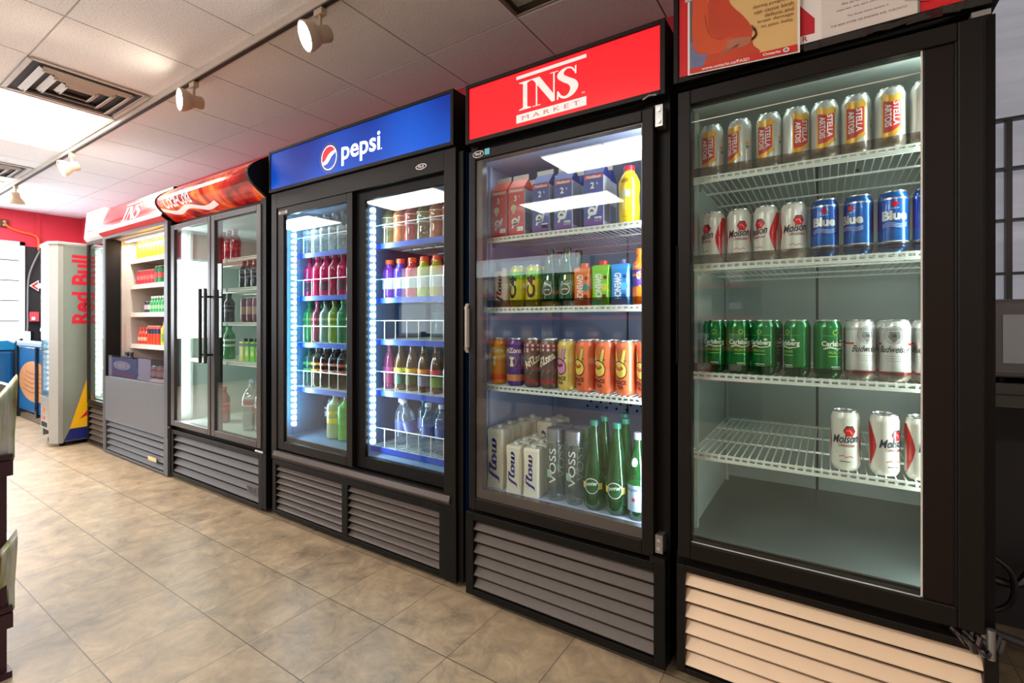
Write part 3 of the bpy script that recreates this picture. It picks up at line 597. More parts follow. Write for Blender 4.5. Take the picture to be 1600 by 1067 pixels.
def bluepanel():
    m = bpy.data.materials.new('backlit_blue'); m.use_nodes = True; nt = m.node_tree; p = nt.nodes['Principled BSDF']; N = nt.nodes.new; L = nt.links.new
    tc = N('ShaderNodeTexCoord'); n = N('ShaderNodeTexNoise'); n.inputs['Scale'].default_value = 2.2; n.inputs['Detail'].default_value = 0; L(tc.outputs['Object'], n.inputs['Vector'])
    cr = N('ShaderNodeValToRGB'); e = cr.color_ramp.elements; e[0].position = .3; e[0].color = rgb((0, 36, 128)); e[1].position = .75; e[1].color = rgb((4, 84, 200)); L(n.outputs['Fac'], cr.inputs[0])
    L(cr.outputs[0], p.inputs['Base Color']); L(cr.outputs[0], p.inputs['Emission Color']); p.inputs['Emission Strength'].default_value = .6; p.inputs['Roughness'].default_value = .25; p.inputs['Specular IOR Level'].default_value = .25; return m
b = signface(hd, -2.542, -1.258, 1.794, 1.989, 1.470, bluepanel()); yy = 1.4694; WB2 = M('backlit_bright_white', (245, 245, 250), .3, emit=.9)
cx, cz, r = -2.035, 1.876, .060
b.shape(([(a + cx, c + cz) for a, c in [((r + .014 + .004 * (k % 2)) * math.cos(k * PI / 24), (r + .014 + .004 * (k % 2)) * math.sin(k * PI / 24)) for k in range(48)]], [list(range(48))]), on_front(yy + .0003), M('cap_blue', (10, 50, 140), .4, emit=.3))
b.shape(disc(cx, cz, r, 40), on_front(yy), WB2)
def half(r_, up):
    pts = [(r_ * math.cos(a), r_ * math.sin(a)) for a in [PI * k / 16 + (.35 if up else PI + .35) for k in range(17)]]
    wv = smooth([(pts[-1][0], pts[-1][1]), (-.018 if up else .02, -.004 if up else .006), (.012 if up else -.012, .008 if up else -.010), (pts[0][0], pts[0][1])], 4)
    return poly([(a + cx, c + cz) for a, c in pts + wv[1:-1]])
b.shape(half(r * .92, True), on_front(yy - .0003), M('emblem_red', (214, 24, 44), .3, emit=.6)); b.shape(half(r * .92, False), on_front(yy - .0003), M('emblem_blue', (10, 66, 170), .3, emit=.6))
band = smooth([(-r * .86, -.026), (-.02, -.016), (.01, .010), (r * .84, .028)], 6); b.shape(moved(ribbon(band, [.006 + .020 * math.sin(PI * i / (len(band) - 1)) for i in range(len(band))]), cx, cz), on_front(yy - .0006), WB2)
b.shape(text('pepsi', -1.805, 1.874, w=.270, h=.112, bold=.018), on_front(yy), WB2); b.shape(disc(-1.662, 1.848, .0035), on_front(yy), WB2)
b.build('sign_panel', hd)
# ================================================================== 4: curved-sign cooler
cc = thing('glass_door_cooler', (-3.79, 1.46, 0), 'black two-door cooler with curved picture sign, left of the blue-sign cooler', 'cooler', 'drink coolers along the wall')
lin4 = M('liner_pale_grey', (176, 190, 184), .3)
shell(cc, -3.790, -2.600, 1.51, YB, .385, 1.72, 1.765, BLK, lin4, .03); feet(cc, -3.79, -2.6, 1.5, YB)
for x0, x1, side_ in ((-3.775, -3.222, 'left'), (-3.212, -2.645, 'right')):
    d = frame_mb(x0, x1, .365, 1.735, 1.47, 1.505, .052 if side_ == 'left' else .045, .034 if side_ == 'left' else .045, .038, .034, M('door_frame_grey', (66, 62, 62), .3, .3)); dr = d.build('door', cc, .003); dr['label'] = side_ + ' hinged door'
    glass_pane(dr, x0 + .05, x1 - .034, .40, 1.70, 1.480)
    hx = x1 - .038 if side_ == 'left' else x0 + .020
    b = MB(); b.tube([(hx, 1.430, .82), (hx, 1.430, 1.28)], .010, M('handle_black', (26, 26, 28), .3), 12)
    for z in (.87, 1.23): b.tube([(hx, 1.430, z), (hx, 1.470, z)], .006, BLK, 8)
    b.build('door_handle', dr)
for x0_, x1_ in ((-2.645, -2.60), (-3.790, -3.777)): MB().box(x0_, x1_, 1.475, 1.512, .03, 1.765, BLK).build('side_post', cc)
b = MB(); b.box(-3.222, -3.210, 1.51, 1.54, .385, 1.72, BLK); b.build('centre_post', cc)
grille(cc, -3.785, -2.645, 1.475, .02, .335, 5, BLK2, M('grille_slats_grey', (64, 58, 57), .55, 0), fr=.034)
b = MB(); b.shape(text('TRUE', -2.74, .115, w=.10, bold=.03, shear=.3), on_front(1.474), M('badge_dark', (34, 32, 34), .4)); b.box(-2.80, -2.68, 1.4745, 1.476, .095, .135, M('badge_grey', (88, 82, 82), .4)); b.build('badge', cc)
b = MB(); b.box(-3.79, -2.60, 1.506, 1.53, .03, .37, BLK); b.build('kick_box', cc)
b = MB(); b.tube([(-2.68, 1.462, .352), (-2.63, 1.452, .355), (-2.60, 1.462, .350)], .006, STEEL); b.tube([(-3.785, 1.462, .350), (-3.76, 1.455, .352)], .006, STEEL); b.build('hinge', cc)
for z in (1.48, 1.29, 1.072, .822): wire_shelf(cc, -3.755, -3.235, 1.575, 2.16, z, rail=True); 
for z in (1.48, 1.29, 1.072, .822): wire_shelf(cc, -3.205, -2.635, 1.575, 2.16, z, rail=True)
MB().lathe([(.013, .44), (.013, 1.68)], E_('fluorescent_tube', (.93, 1, .97), 14), (-3.735, 1.54, 0), 14).build('light_tube', cc)
side_light(cc, -3.715, 1.54,   .44, 1.68, 3.6, (.92, 1, .97), 1, .03, .5); side_light(cc, -2.66, 1.54, .44, 1.68, .5, (.80, 1, .93), -1, .03, .5)
arc = [(1.50, 1.765)] + [(1.50 - .115 * math.sin(PI * k / 12) - .0, 1.768 + .232 * k / 12) for k in range(13)] + [(1.55, 2.0), (1.55, 1.765)]
def cola():
    m = bpy.data.materials.new('cola_sign_picture'); m.use_nodes = True; nt = m.node_tree; p = nt.nodes['Principled BSDF']; N = nt.nodes.new; L = nt.links.new
    tc = N('ShaderNodeTexCoord'); n = N('ShaderNodeTexNoise'); n.inputs['Scale'].default_value = 4.5; n.inputs['Detail'].default_value = 3; n.inputs['Distortion'].default_value = 1.2; L(tc.outputs['Object'], n.inputs['Vector'])
    cr = N('ShaderNodeValToRGB'); e = cr.color_ramp.elements; e[0].position = .36; e[0].color = rgb((110, 12, 14)); e[1].position = .70; e[1].color = rgb((236, 196, 120))
    q = cr.color_ramp.elements.new(.47); q.color = rgb((206, 34, 26)); q = cr.color_ramp.elements.new(.57); q.color = rgb((232, 110, 44)); L(n.outputs['Fac'], cr.inputs[0])
    L(cr.outputs[0], p.inputs['Base Color']); L(cr.outputs[0], p.inputs['Emission Color']); p.inputs['Emission Strength'].default_value = .25; p.inputs['Roughness'].default_value = .15; return m
def arcy(z, e=0.0): return 1.50 - .115 * math.sin(PI * min(1, max(0, (z - 1.768) / .232))) - e
b = MB(); b.prism_x(arc[1:], -3.775, -2.632, cola()); 
b.shape(cut2(text('Coca-Cola', -3.50, 1.868, w=.36, h=.085, shear=.35, bold=.01), .012), lambda a, c: (a, arcy(c, .0012), c), WL)
rb_ = smooth([(-3.76, 1.83), (-3.60, 1.80), (-3.42, 1.815), (-3.25, 1.79), (-3.1, 1.80)], 6)
b.shape(cut2(ribbon(rb_, .02), .01), lambda a, c: (a, arcy(c, .001), c), WL)
b.build('curved_sign', cc)
b = MB()
for x0, x1 in ((-3.790, -3.776), (-2.632, -2.612)):
    b.prism_x([(y - (.006 if 0 < i < 14 else 0), z) for i, (y, z) in enumerate(arc)] , x0, x1, BLK)
b.box(-3.79, -2.612, 1.55, 1.95, 1.765, 2.0, BLK); b.build('sign_end_caps', cc)
# ================================================================== 5: open-front cooler
oc = thing('open_front_cooler', (-5.01, 1.46, 0), 'grey open-front cooler with beige interior, can shelves and a sloped red and white sign', 'cooler', 'drink coolers along the wall')
lin5 = M('liner_beige', (192, 180, 172), .45, noise=(5, .04))
shell(oc, -5.010, -3.800, 1.50, YB, .62, 1.755, 1.77, GREY, lin5, .04, side=GREY); feet(oc, -5.01, -3.8, 1.5, YB)
d = frame_mb(-5.010, -3.800, .27, 1.775, 1.46, 1.50, .045, .055, .01, .022, GREY); d.build('front_frame', oc, .002)
b = MB(); b.box(-4.966, -4.945, 1.462, 1.56, .63, 1.75, BLK); b.build('side_rail', oc)
b = MB(); b.box(-4.965, -3.855, 1.462, 1.50, .285, .632, M('front_panel_grey', (96, 98, 104), .45, .1)); b.build('front_panel', oc)
b = MB(); b.box(-4.965, -3.855, 1.470, 1.475, .632, .805, CL('clear_guard', (226, 226, 236), .08)); gd = b.build('clear_guard', oc)
b = MB(); b.box(-4.93, -4.36, 1.4765, 1.4775, .640, .79, M('ad_blue', (122, 136, 172), .5)); b.shape(disc(-4.66, .73, .17, 30, .036), on_front(1.4760), WH); b.shape(text('SANDWICHES', -4.66, .73, w=.27, h=.03, bold=.01), on_front(1.4756), M('ad_pink', (204, 108, 120), .5)) if False else b.shape(ring(-4.66, .73, .10, .11), lambda a, c: (a, 1.4756, .73 + (c - .73) * .28), M('ad_pink', (204, 108, 120), .5))
b.shape(ribbon([(-4.90, .655), (-4.78, .672), (-4.66, .655), (-4.54, .66), (-4.42, .65)], .016), on_front(1.4757), M('ad_pink', (204, 108, 120), .5)); b.build('guard_card', gd)
b = MB(); b.box(-4.34, -4.12, 1.4765, 1.4775, .645, .80, WH); b.build('white_card', gd)
grille(oc, -4.975, -3.850, 1.463, .012, .285, 5, GREY, M('grille_slats_warm', (62, 58, 57), .55, 0), fr=.02)
b = MB(); b.box(-4.12, -3.98, 1.4605, 1.4625, .075, .105, M('brass_badge', (214, 196, 132), .3, .5)); b.build('badge', oc)
for x0_, x1_ in ((-5.01, -4.975), (-3.85, -3.80)): MB().box(x0_, x1_, 1.462, 1.50, .012, .27, GREY).build('leg_panel', oc)
OS = (1.600, 1.385, 1.150, .887)
shm = M('shelf_beige', (222, 212, 202), .4)
for z in OS:
    b = MB(); b.box(-4.965, -3.845, 1.645, 2.18, z - .012, z, shm); b.box(-4.965, -3.845, 1.635, 1.645, z - .034, z + .003, shm); b.build('shelf', oc)
b = MB(); b.box(-4.90, -3.9, 1.56, 1.60, 1.738, 1.753, WHT); o_ = b.build('canopy_light', oc)
b = MB(); em = E_('led_neutral', (1, .95, .88), 30)
for k in range(30): x = -4.86 + .93 * k / 29; b.box(x - .009, x + .009, 1.57, 1.59, 1.7355, 1.7375, em)
b.build('led_diodes', o_); area('canopy_lamp', (-4.4, 1.60, 1.73), (math.radians(28), 0, 0), 1.0, .03, 6, (1, .92, .84), oc)
hd = MB(); hp = [(1.46, 1.775), (1.425, 1.80), (1.50, 2.015), (1.54, 2.015), (1.9, 2.015), (1.9, 1.775)]
pk = M('ins_sign_pink', (216, 54, 64), .25, emit=.12, coat=.2); hd.prism_x(hp, -4.990, -3.812, pk)
fz = lambda c: 1.425 + (c - 1.80) * (.075 / .215) - .0015
hd.shape(poly([(-4.985, 1.80), (-3.815, 1.80), (-3.815, 1.838), (-4.985, 1.838)]), lambda a, c: (a, fz(c), c), WL)
hd.shape(poly([(-4.985, 1.866), (-3.815, 1.866), (-3.815, 1.905), (-4.985, 1.885)]), lambda a, c: (a, fz(c), c), M('ins_sign_stripe', (214, 14, 30), .2, emit=.4))
hd.shape(moved(ins_logo(), -4.56, 1.846, .27, .115), lambda a, c: (a, fz(c) - .001, c), WL)
hd.shape(rect(-4.58, -4.22, 1.978, 1.988), lambda a, c: (a, fz(c) - .001, c), WL); o_ = hd.build('sloped_sign', oc)
MB().box(-4.99, -3.812, 1.505, 1.90, 2.0155, 2.022, BLK).build('added_bounce_cover', oc); MB().prism_x(hp, -3.8115, -3.800, BLK).build('sign_end_cap', oc); MB().prism_x(hp, -5.005, -4.9905, BLK).build('sign_end_cap', oc)  # unseen black cover added on top to keep red bounce off the ceiling
# ================================================================== 6: slim cooler
sc_ = thing('slim_glass_cooler', (-5.46, 1.48, 0), 'slim black glass-door cooler lined with bright dotted lights, left of the open-front cooler', 'cooler', 'drink coolers along the wall')
shell(sc_, -5.460, -5.035, 1.51, YB, .40, 1.72, 1.775, BLK, lin4, .03); feet(sc_, -5.46, -5.035, 1.51, YB)
d = frame_mb(-5.460, -5.035, .36, 1.775, 1.48, 1.508, .038, .035, .035, .03, BLK2); dr = d.build('door', sc_, .002); glass_pane(dr, -5.422, -5.07, .395, 1.745, 1.488)
b = MB(); em2 = E_('led_soft_white', (.90, 1, .95), 12)
for xx in (-5.415, -5.36):
    for k in range(26): z = .44 + 1.25 * k / 25; b.box(xx - .013, xx + .013, 1.535, 1.54, z - .014, z + .014, em2)
b.build('led_diodes', sc_); side_light(sc_, -5.40, 1.55, .44, 1.68, 5, (.9, 1, .95), 1, .03, .5)
for z in (1.45, 1.2, .95, .68): wire_shelf(sc_, -5.428, -5.068, 1.57, 2.16, z, step=.03)
grille(sc_, -5.460, -5.035, 1.482, .02, .355, 6, BLK2, GRL, fr=.03)
b = MB(); b.box(-5.46, -5.035, 1.512, 1.53, .03, .36, BLK); b.build('kick_box', sc_)
b = MB(); b.prism_x([(1.48, 1.777), (1.46, 1.80), (1.48, 2.03), (1.9, 2.03), (1.9, 1.777)], -5.458, -5.037, M('header_white', (226, 218, 220), .3, emit=.15))
for k in range(3): z = 1.85 + .055 * k; b.shape(rect(-5.40, -5.24, z, z + .016), lambda a, c: (a, 1.46 + (c - 1.80) * .02 / .23 - .001, c), M('header_red_bar', (206, 60, 76), .4))
b.build('sloped_sign', sc_)

# ================================================================== drinks
def canprof(R, H): return [(.0001, .004), (R * .70, .003), (R * .76, 0), (R * .80, .001), (R * .97, .012), (R, .018), (R, H - .022), (R * .985, H - .017), (R * .84, H - .004)]
def lidprof(R, H): return [(R * .84, H - .004), (R * .86, H - .001), (R * .85, H), (R * .80, H), (R * .77, H - .005), (.0001, H - .005)]
def can(name, R, H, base, art, cat='drink can'):
    t = thing(name, (0, 0, 0), 'drink can', cat); PROTO.append(t); p = canprof(R, H)
    b = MB(); b.lathe(p, base, n=32); art(b, p); b.build('can_body', t)
    b = MB(); b.lathe(lidprof(R, H), ALU, n=32); b.box(-.006, .006, -R * .45, R * .1, H - .005, H - .003, ALU); b.build('can_lid', t)
    return t
def band(b, p, z0, z1, mat, lay=1, n=32):
    b.lathe([(rad_at(p, z0) + .0002 * lay, z0), (rad_at(p, z1) + .0002 * lay, z1)], mat, n=n)
SIL = M('can_silver_white', (214, 212, 206), .3, .35, coat=.3); STR = M('crest_red', (206, 40, 34), .4); GLD = M('crest_gold', (226, 168, 58), .35, .3)
MWH = M('can_ivory', (228, 222, 210), .3, .1, coat=.4); CRD = M('can_red', (206, 22, 30), .3, .2, coat=.4)
CBL = M('can_blue', (4, 92, 172), .25, .45, coat=.4); CGR = M('can_green', (10, 120, 52), .25, .4, coat=.4); LGR = M('print_lime', (150, 190, 60), .4)
RH = PI / 2
def art_crest(b, p):      # red and gold crest with sideways lettering
    z = .085
    sh = [(-.023, .045), (-.017, .052), (-.006, .046), (.004, .044), (.014, .050), (.024, .040), (.020, .030), (.020, -.030), (.024, -.036), (.012, -.044), (0, -.056), (-.012, -.060), (-.022, -.052), (-.020, -.044), (-.020, .036)]
    decal(b, poly([(a * 1.12, z + c * 1.06) for a, c in sh]), p, GLD, layer=1)
    decal(b, poly([(-.019, z + .036), (0, z + .030), (.019, z + .034), (.019, z - .030), (0, z - .044), (-.019, z - .046)]), p, STR, layer=2)
    decal(b, text('STELLA', .0085, z + .000, w=.060, h=.0135, bold=.02, rot=-RH), p, WH, layer=3); decal(b, text('ARTOIS', -.0085, z - .003, w=.058, h=.0135, bold=.02, rot=-RH), p, WH, layer=3)
    decal(b, text('BELGIUM', 0, .021, w=.022, h=.003), p, GLD, layer=1); decal(b, disc(.043, z - .002, .006), p, GLD, layer=1); decal(b, rect(.040, .050, z - .018, z - .010), p, M('print_grey', (120, 120, 116), .5), layer=1)
def art_ivory(b, p):
    H = .157; l = [(.036 + .017 * abs((2 * k / 12 - 1)) ** 1.5 * 1.3, .014 + (H - .034) * k / 12) for k in range(13)]
    for s_ in (-1, 1):
        pts = [(s_ * a, c) for a, c in l] + [(s_ * .104, l[-1][1]), (s_ * .104, l[0][1])]; decal(b, poly(pts if s_ > 0 else pts), p, CRD, layer=1)
    hx = lambda r, cx, cz: poly([(cx + r * math.cos(PI / 3 * k), cz + r * math.sin(PI / 3 * k) * 1.05) for k in range(6)])
    decal(b, hx(.0145, .010, .106), p, NAVY, layer=1); decal(b, hx(.0130, .0095, .1035), p, CRD, layer=2); decal(b, ribbon([(.002, .106), (.010, .108), (.016, .098)], .0022), p, M('leaf_pink', (238, 150, 140), .4), layer=3)
    decal(b, text('Molson', 0, .085, w=.062, h=.022, bold=.016, shear=.45, rot=.10), p, NAVY, layer=4); decal(b, text('CANADIAN', .004, .0675, w=.040, h=.0075, bold=.015), p, M('print_brick', (140, 44, 40), .4), layer=2)
    decal(b, ribbon([(-.014, .037), (-.004, .041), (.002, .036), (.012, .040), (.018, .037)], .0018), p, CRD, layer=2); decal(b, rect(-.012, .012, .024, .026), p, NAVY, layer=2)
def art_blue(b, p):
    band(b, p, .014, .026, ALU); band(b, p, .026, .029, WH); band(b, p, .134, .1385, ALU)
    decal(b, text('Blue', 0, .093, w=.054, h=.025, bold=.05), p, M('print_silver', (216, 214, 206), .3, .4), layer=2)
    decal(b, text('LABATT', 0, .111, w=.02, h=.003), p, WH, layer=2); ml = [(0, .012), (.003, .006), (.009, .008), (.007, .002), (.012, -.002), (.004, -.005), (0, -.011), (-.004, -.005), (-.012, -.002), (-.007, .002), (-.009, .008), (-.003, .006)]
    decal(b, poly([(a * .9, .122 + c * .75) for a, c in ml]), p, CRD, layer=2)
    for k in range(3): decal(b, ribbon(smooth([(-.026, .071 - .004 * k), (-.01, .075 - .004 * k), (.012, .070 - .004 * k), (.027, .074 - .004 * k)], 3), .0014), p, M('print_pale_blue', (176, 200, 222), .4), layer=2)
def art_green(b, p):
    pw = M('print_cream', (226, 226, 206), .4)
    decal(b, text('Carlsberg', 0, .091, w=.064, h=.018, bold=.035), p, pw, layer=2); decal(b, ribbon(smooth([(-.028, .078), (-.012, .083), (.004, .079), (.026, .082)], 4), [.001, .003, .004, .004, .004, .004, .003, .003, .003, .003, .002, .002, .001][:13]), p, pw, layer=2)
    decal(b, text('PILSNER', 0, .069, w=.032, h=.006, bold=.01), p, LGR, layer=2); decal(b, ring(0, .123, .005, .007), p, LGR, layer=2); decal(b, rect(-.030, .030, .1135, .1142), p, LGR, layer=2); decal(b, rect(-.016, .016, .058, .060), p, LGR, layer=2); decal(b, rect(-.010, .014, .030, .032), p, pw, layer=2); decal(b, rect(-.008, .016, .025, .0265), p, pw, layer=2)
    decal(b, poly([(.010, .101), (.016, .105), (.022, .101), (.016, .098)]), p, pw, layer=2)
def art_bud(b, p):
    band(b, p, .016, .023, CRD); grey = M('print_mid_grey', (128, 126, 124), .35, .3)
    for s_ in (-1, 1): decal(b, rect(min(s_ * .030, s_ * .104), max(s_ * .030, s_ * .104), .093, .098), p, CRD, layer=1)
    for k in range(3): decal(b, ring(0, .118, .012 + .0045 * k, .0135 + .0045 * k), p, grey, layer=1)
    decal(b, poly([(-.009, .126), (.009, .126), (.012, .112), (0, .098), (-.012, .112)]), p, grey, layer=2); decal(b, text('AB', 0, .116, w=.010, h=.008, bold=.03), p, DK, layer=3)
    decal(b, text('Budweiser', 0, .082, w=.070, h=.017, bold=.012, shear=.5), p, DK, layer=2)
    for k in range(3): decal(b, rect(-.024 + .004 * k, .024 - .004 * k, .064 - .006 * k, .0648 - .006 * k), p, grey, layer=1)
    for z in (.131, .1345): band(b, p, z, z + .001, grey)
R1, H1 = .0328, .157
crest = can('beer_can', R1, H1, SIL, art_crest); ivory = can('beer_can', R1, H1, MWH, art_ivory); bluec = can('beer_can', R1, H1, CBL, art_blue); greenc = can('beer_can', R1, H1, CGR, art_green); budc = can('beer_can', R1, H1, SIL, art_bud)
ORD = ['leftmost', 'second from left', 'third from left', 'fourth from left', 'fifth from left', 'sixth from left', 'seventh from left', 'eighth from left', 'ninth from left', 'tenth from left', 'eleventh from left', 'twelfth from left']
def row(proto, xs_, y, z, desc, where, grp, rots=None, jit=.0, sc=None, last='rightmost'):
    for i, x in enumerate(xs_):
        o_ = ORD[i] if len(xs_) > 1 else None
        if i == len(xs_) - 1 and len(xs_) > 1: o_ = last
        lb = (desc + (', ' + o_ if o_ else '') + ', ' + where)
        place(proto, x, y + (random.uniform(-jit, jit) if jit else 0), z, lb, grp, rz=(rots[i] if rots else random.uniform(-.5, .5)), sc=sc)
random.seed(11)
yC = 1.574
# crest centre is at -y; camera sees a can at x from direction atan(x/y): rotate a little per can as photographed
row(crest, [-.297, -.219, -.142, -.074, -.006, .064, .136, .207], yC, 1.5155, 'silver can with red and gold crest', 'top shelf of rightmost cooler', 'crest cans on the top shelf', rots=[-.20, -.55, -.25, .45, .10, -.10, .05, 1.0])
row(ivory, [-.292, -.221, -.149, -.080], yC, 1.2505, 'ivory and red can', 'second shelf of rightmost cooler', 'ivory cans on the second shelf', rots=[-.80, .10, -.75, .15])
row(bluec, [-.006, .069, .142, .213], yC, 1.2505, 'blue can with silver lettering', 'second shelf of rightmost cooler', 'blue cans on the second shelf', rots=[-.05, -.55, .0, .75])
row(greenc, [-.2905, -.2235, -.154, -.071, .001], yC, .9225, 'green can with cream lettering', 'front of third shelf, rightmost cooler', 'green cans on the third shelf', rots=[.15, .35, -.30, -.75, .55])
row(greenc, [-.286, -.216, -.143, -.072, -.002], yC + .068, .9225, 'green can', 'behind the front green cans, rightmost cooler', 'green cans in the second row of the third shelf')
row(budc, [.073, .146, .218], yC, .9225, 'silver can with red bands', 'front of third shelf, rightmost cooler', 'silver and red cans on the third shelf', rots=[.45, -.15, -.45])
row(budc, [.070, .142, .214], yC + .068, .9225, 'silver can with red bands', 'behind the front silver ones, rightmost cooler', 'silver and red cans in the second row of the third shelf')
row(ivory, [.041, .124, .197], yC, .6805, 'ivory and red can', 'alone on the lowest shelf, rightmost cooler', 'ivory cans on the lowest shelf', rots=[-.05, .50, .65])

# ---- cartons, bottles
def gable_carton(name, wd, dp, hb, hg, base, topband, art):
    t = thing(name, (0, 0, 0), 'carton', 'milk carton'); PROTO.append(t); w2, d2 = wd / 2, dp / 2
    b = MB(); b.box(-w2, w2, -d2, d2, 0, hb, base); art(b, w2, d2); b.build('carton_body', t)
    b = MB(); b.add([(-w2, -d2, hb), (w2, -d2, hb), (w2, d2, hb), (-w2, d2, hb), (-w2 * .96, 0, hb + hg), (w2 * .96, 0, hb + hg)], [(0, 1, 5, 4), (2, 3, 4, 5), (1, 2, 5), (3, 0, 4), (3, 2, 1, 0)], topband)
    b.box(-w2 * .96, w2 * .96, -.0015, .0015, hb + hg - .002, hb + hg + .016, M('carton_crimp', (196, 184, 168), .5)); b.build('gable_top', t)
    return t
MR = M('milk_red', (208, 44, 36), .4, coat=.2); MBL = M('milk_blue', (34, 48, 140), .4, coat=.2); MSIDE = M('carton_side', (196, 196, 204), .5); MPU = M('milk_purple', (92, 40, 130), .4)
def art_milk(num, base, low):
    def f(b, w2, d2):
        y = -d2 - .0004; F = on_front(y)
        b.shape(rect(-w2 * .96, w2 * .96, .168, .182), F, STR if base is MBL else M('milk_pink', (232, 130, 110), .4)); b.shape(text('Neilson', 0, .175, w=w2 * 1.5, h=.010, shear=.3, bold=.02), on_front(y - .0003), WH)
        b.shape(text(num, -.004, .145, h=.022, bold=.02), F, WH); b.shape(text('%', .014, .150, h=.008), F, WH)
        b.shape(merge(*[disc(-.012, .108, .013, 20), poly([(-.020, .098), (-.004, .098), (-.012, .082)])]), F, M('milk_badge', (226, 206, 160), .5)) if base is MR else b.shape(rect(-w2 * .97, w2 * .97, .0, .030), F, low)
        b.shape(ring(-.006, .055, .007, .015), F, M('milk_swirl', (232, 226, 220), .5)); b.shape(ribbon(smooth([(-.018, .030), (-.008, .05), (.006, .045), (.014, .075)], 4), .008), F, M('milk_swirl', (232, 226, 220), .5))
        b.shape(rect(.004, .030, .018, .034), F, WH); b.shape(text('1 L', .017, .026, w=.016), on_front(y - .0003), DK)
        b.box(w2, w2 + .0004, -d2, d2, .002, .178, MSIDE); b.box(w2 + .0004, w2 + .0007, -d2 * .8, d2 * .8, .02, .09, M('carton_table', (120, 124, 140), .5))
    return f
milk_r = gable_carton('milk_carton', .072, .072, .186, .040, MR, M('carton_top_red', (214, 90, 70), .5), art_milk('3', MR, MR))
milk_b = gable_carton('milk_carton', .072, .072, .186, .040, MBL, M('carton_top_blue', (40, 50, 120), .5), art_milk('2', MBL, MPU))
zt = 1.4055
row(milk_r, [-1.082, -1.002], 1.590, zt, 'red gable-top milk carton', 'top shelf of red-sign cooler', 'red milk cartons in front', rots=[0, .02])
row(milk_r, [-1.082, -1.002], 1.668, zt, 'red milk carton', 'behind the front red ones, red-sign cooler', 'red milk cartons behind', rots=[0, 0])
row(milk_b, [-.893, -.801, -.683], 1.590, zt, 'blue gable-top milk carton', 'top shelf of red-sign cooler', 'blue milk cartons in front', rots=[.0, .02, .04])
row(milk_b, [-.890, -.803, -.690], 1.668, zt, 'blue milk carton', 'behind the front blue ones, red-sign cooler', 'blue milk cartons behind', rots=[0, 0, 0])
def bottle(name, prof, body, capr, capz0, capz1, capm, label=None, art=None, cat='bottle', n=28, ribs=True):
    t = thing(name, (0, 0, 0), 'bottle', cat); PROTO.append(t)
    b = MB(); b.lathe(prof, body, n=n); b.build('bottle_body', t)
    c = MB(); c.lathe([(capr, capz0), (capr, capz1 - .002), (capr * .92, capz1), (.0001, capz1)], capm, n=18); c.build('bottle_cap', t)
    if label or art:
        l = MB()
        for (z0, z1, m_) in (label or []): l.lathe([(rad_at(prof, z0) + .0004, z0), (rad_at(prof, z1) + .0004, z1)], m_, n=n)
        if art: art(l, prof)
        l.build('bottle_label', t)
    return t
def prof(R, H, neck=.012, sh=.62, waist=0.0, nk=.86):
    k = smooth([(R, H * sh), (R * .93, H * (sh + .08)), (R * .70, H * (sh + (nk - sh) * .62)), (neck, H * nk)], 4)
    low = [(.0001, .003), (R * .8, 0), (R * .97, .006), (R, .014)]
    mid = [(R, H * .2), (R - waist, H * .32), (R - waist, H * .38), (R, H * .48)] if waist else []
    return low + mid + k + [(neck, H * .93)]
def PETm(name, col, fac, base=.08, rough=.04): return CL(name, (235, 242, 240), base, col, fac, rough)
YEL = M('shake_yellow', (238, 200, 20), .28, coat=.3)
choc = bottle('shake_bottle', [(.0001, .002), (.030, 0), (.034, .01), (.035, .05), (.033, .09), (.036, .12), (.035, .14), (.024, .165), (.018, .172), (.018, .176)], YEL, .0185, .176, .194, M('cap_red', (214, 30, 50), .35), art=lambda b, p: (decal(b, text('NESQUIK', 0, .140, w=.042, h=.014, bold=.03, rot=.05), p, M('print_brown', (110, 30, 40), .4)), decal(b, rect(-.016, .016, .085, .108), p, M('print_pale', (210, 214, 190), .4)), decal(b, text('chocolate', 0, .094, w=.026), p, DK, layer=2), decal(b, text('355 mL', 0, .02, w=.02), p, DK)), cat='bottle')
place(choc, -.561, 1.575, zt, 'yellow shake bottle with red cap on top shelf of red-sign cooler', None) if False else None
o_ = place(choc, -.560, 1.575, zt, 'yellow shake bottle with red cap on top shelf of red-sign cooler', 'drinks in the red-sign cooler')
# second shelf
z2 = 1.1315
def tetra(name, wd, dp, h, base, capc, art, capn=.011, caph=.012, cat='carton'):
    t = thing(name, (0, 0, 0), 'carton', cat); PROTO.append(t); w2, d2 = wd / 2, dp / 2; i = wd * .12
    b = MB()
    def oct_(z, k): c_ = i * k; return [(-w2 + c_, -d2, z), (w2 - c_, -d2, z), (w2, -d2 + c_, z), (w2, d2 - c_, z), (w2 - c_, d2, z), (-w2 + c_, d2, z), (-w2, d2 - c_, z), (-w2, -d2 + c_, z)]
    vs = oct_(0, .25) + oct_(h * .25, 1) + oct_(h * .7, 1) + oct_(h * .955, .3) + [(a * .9, c * .9, h) for a, c, _ in oct_(0, .6)]
    fs = [tuple(reversed(range(8)))] + [(l * 8 + k, l * 8 + (k + 1) % 8, (l + 1) * 8 + (k + 1) % 8, (l + 1) * 8 + k) for l in range(4) for k in range(8)] + [tuple(range(32, 40))]
    b.add(vs, fs, base); art(b, -d2 - .0004); b.build('carton_body', t)
    b = MB(); b.lathe([(capn + .001, h - .001), (capn + .001, h + .002), (capn, h + .003), (capn, h + caph), (.0001, h + caph)], capc, n=18); b.build('carton_cap', t)
    return t
IVO = M('carton_ivory', (238, 226, 206), .45); INK = M('flow_ink', (34, 34, 140), .4); BRK = M('flow_brown_ink', (84, 44, 60), .4); MILKY = M('cap_white', (226, 228, 226), .35)
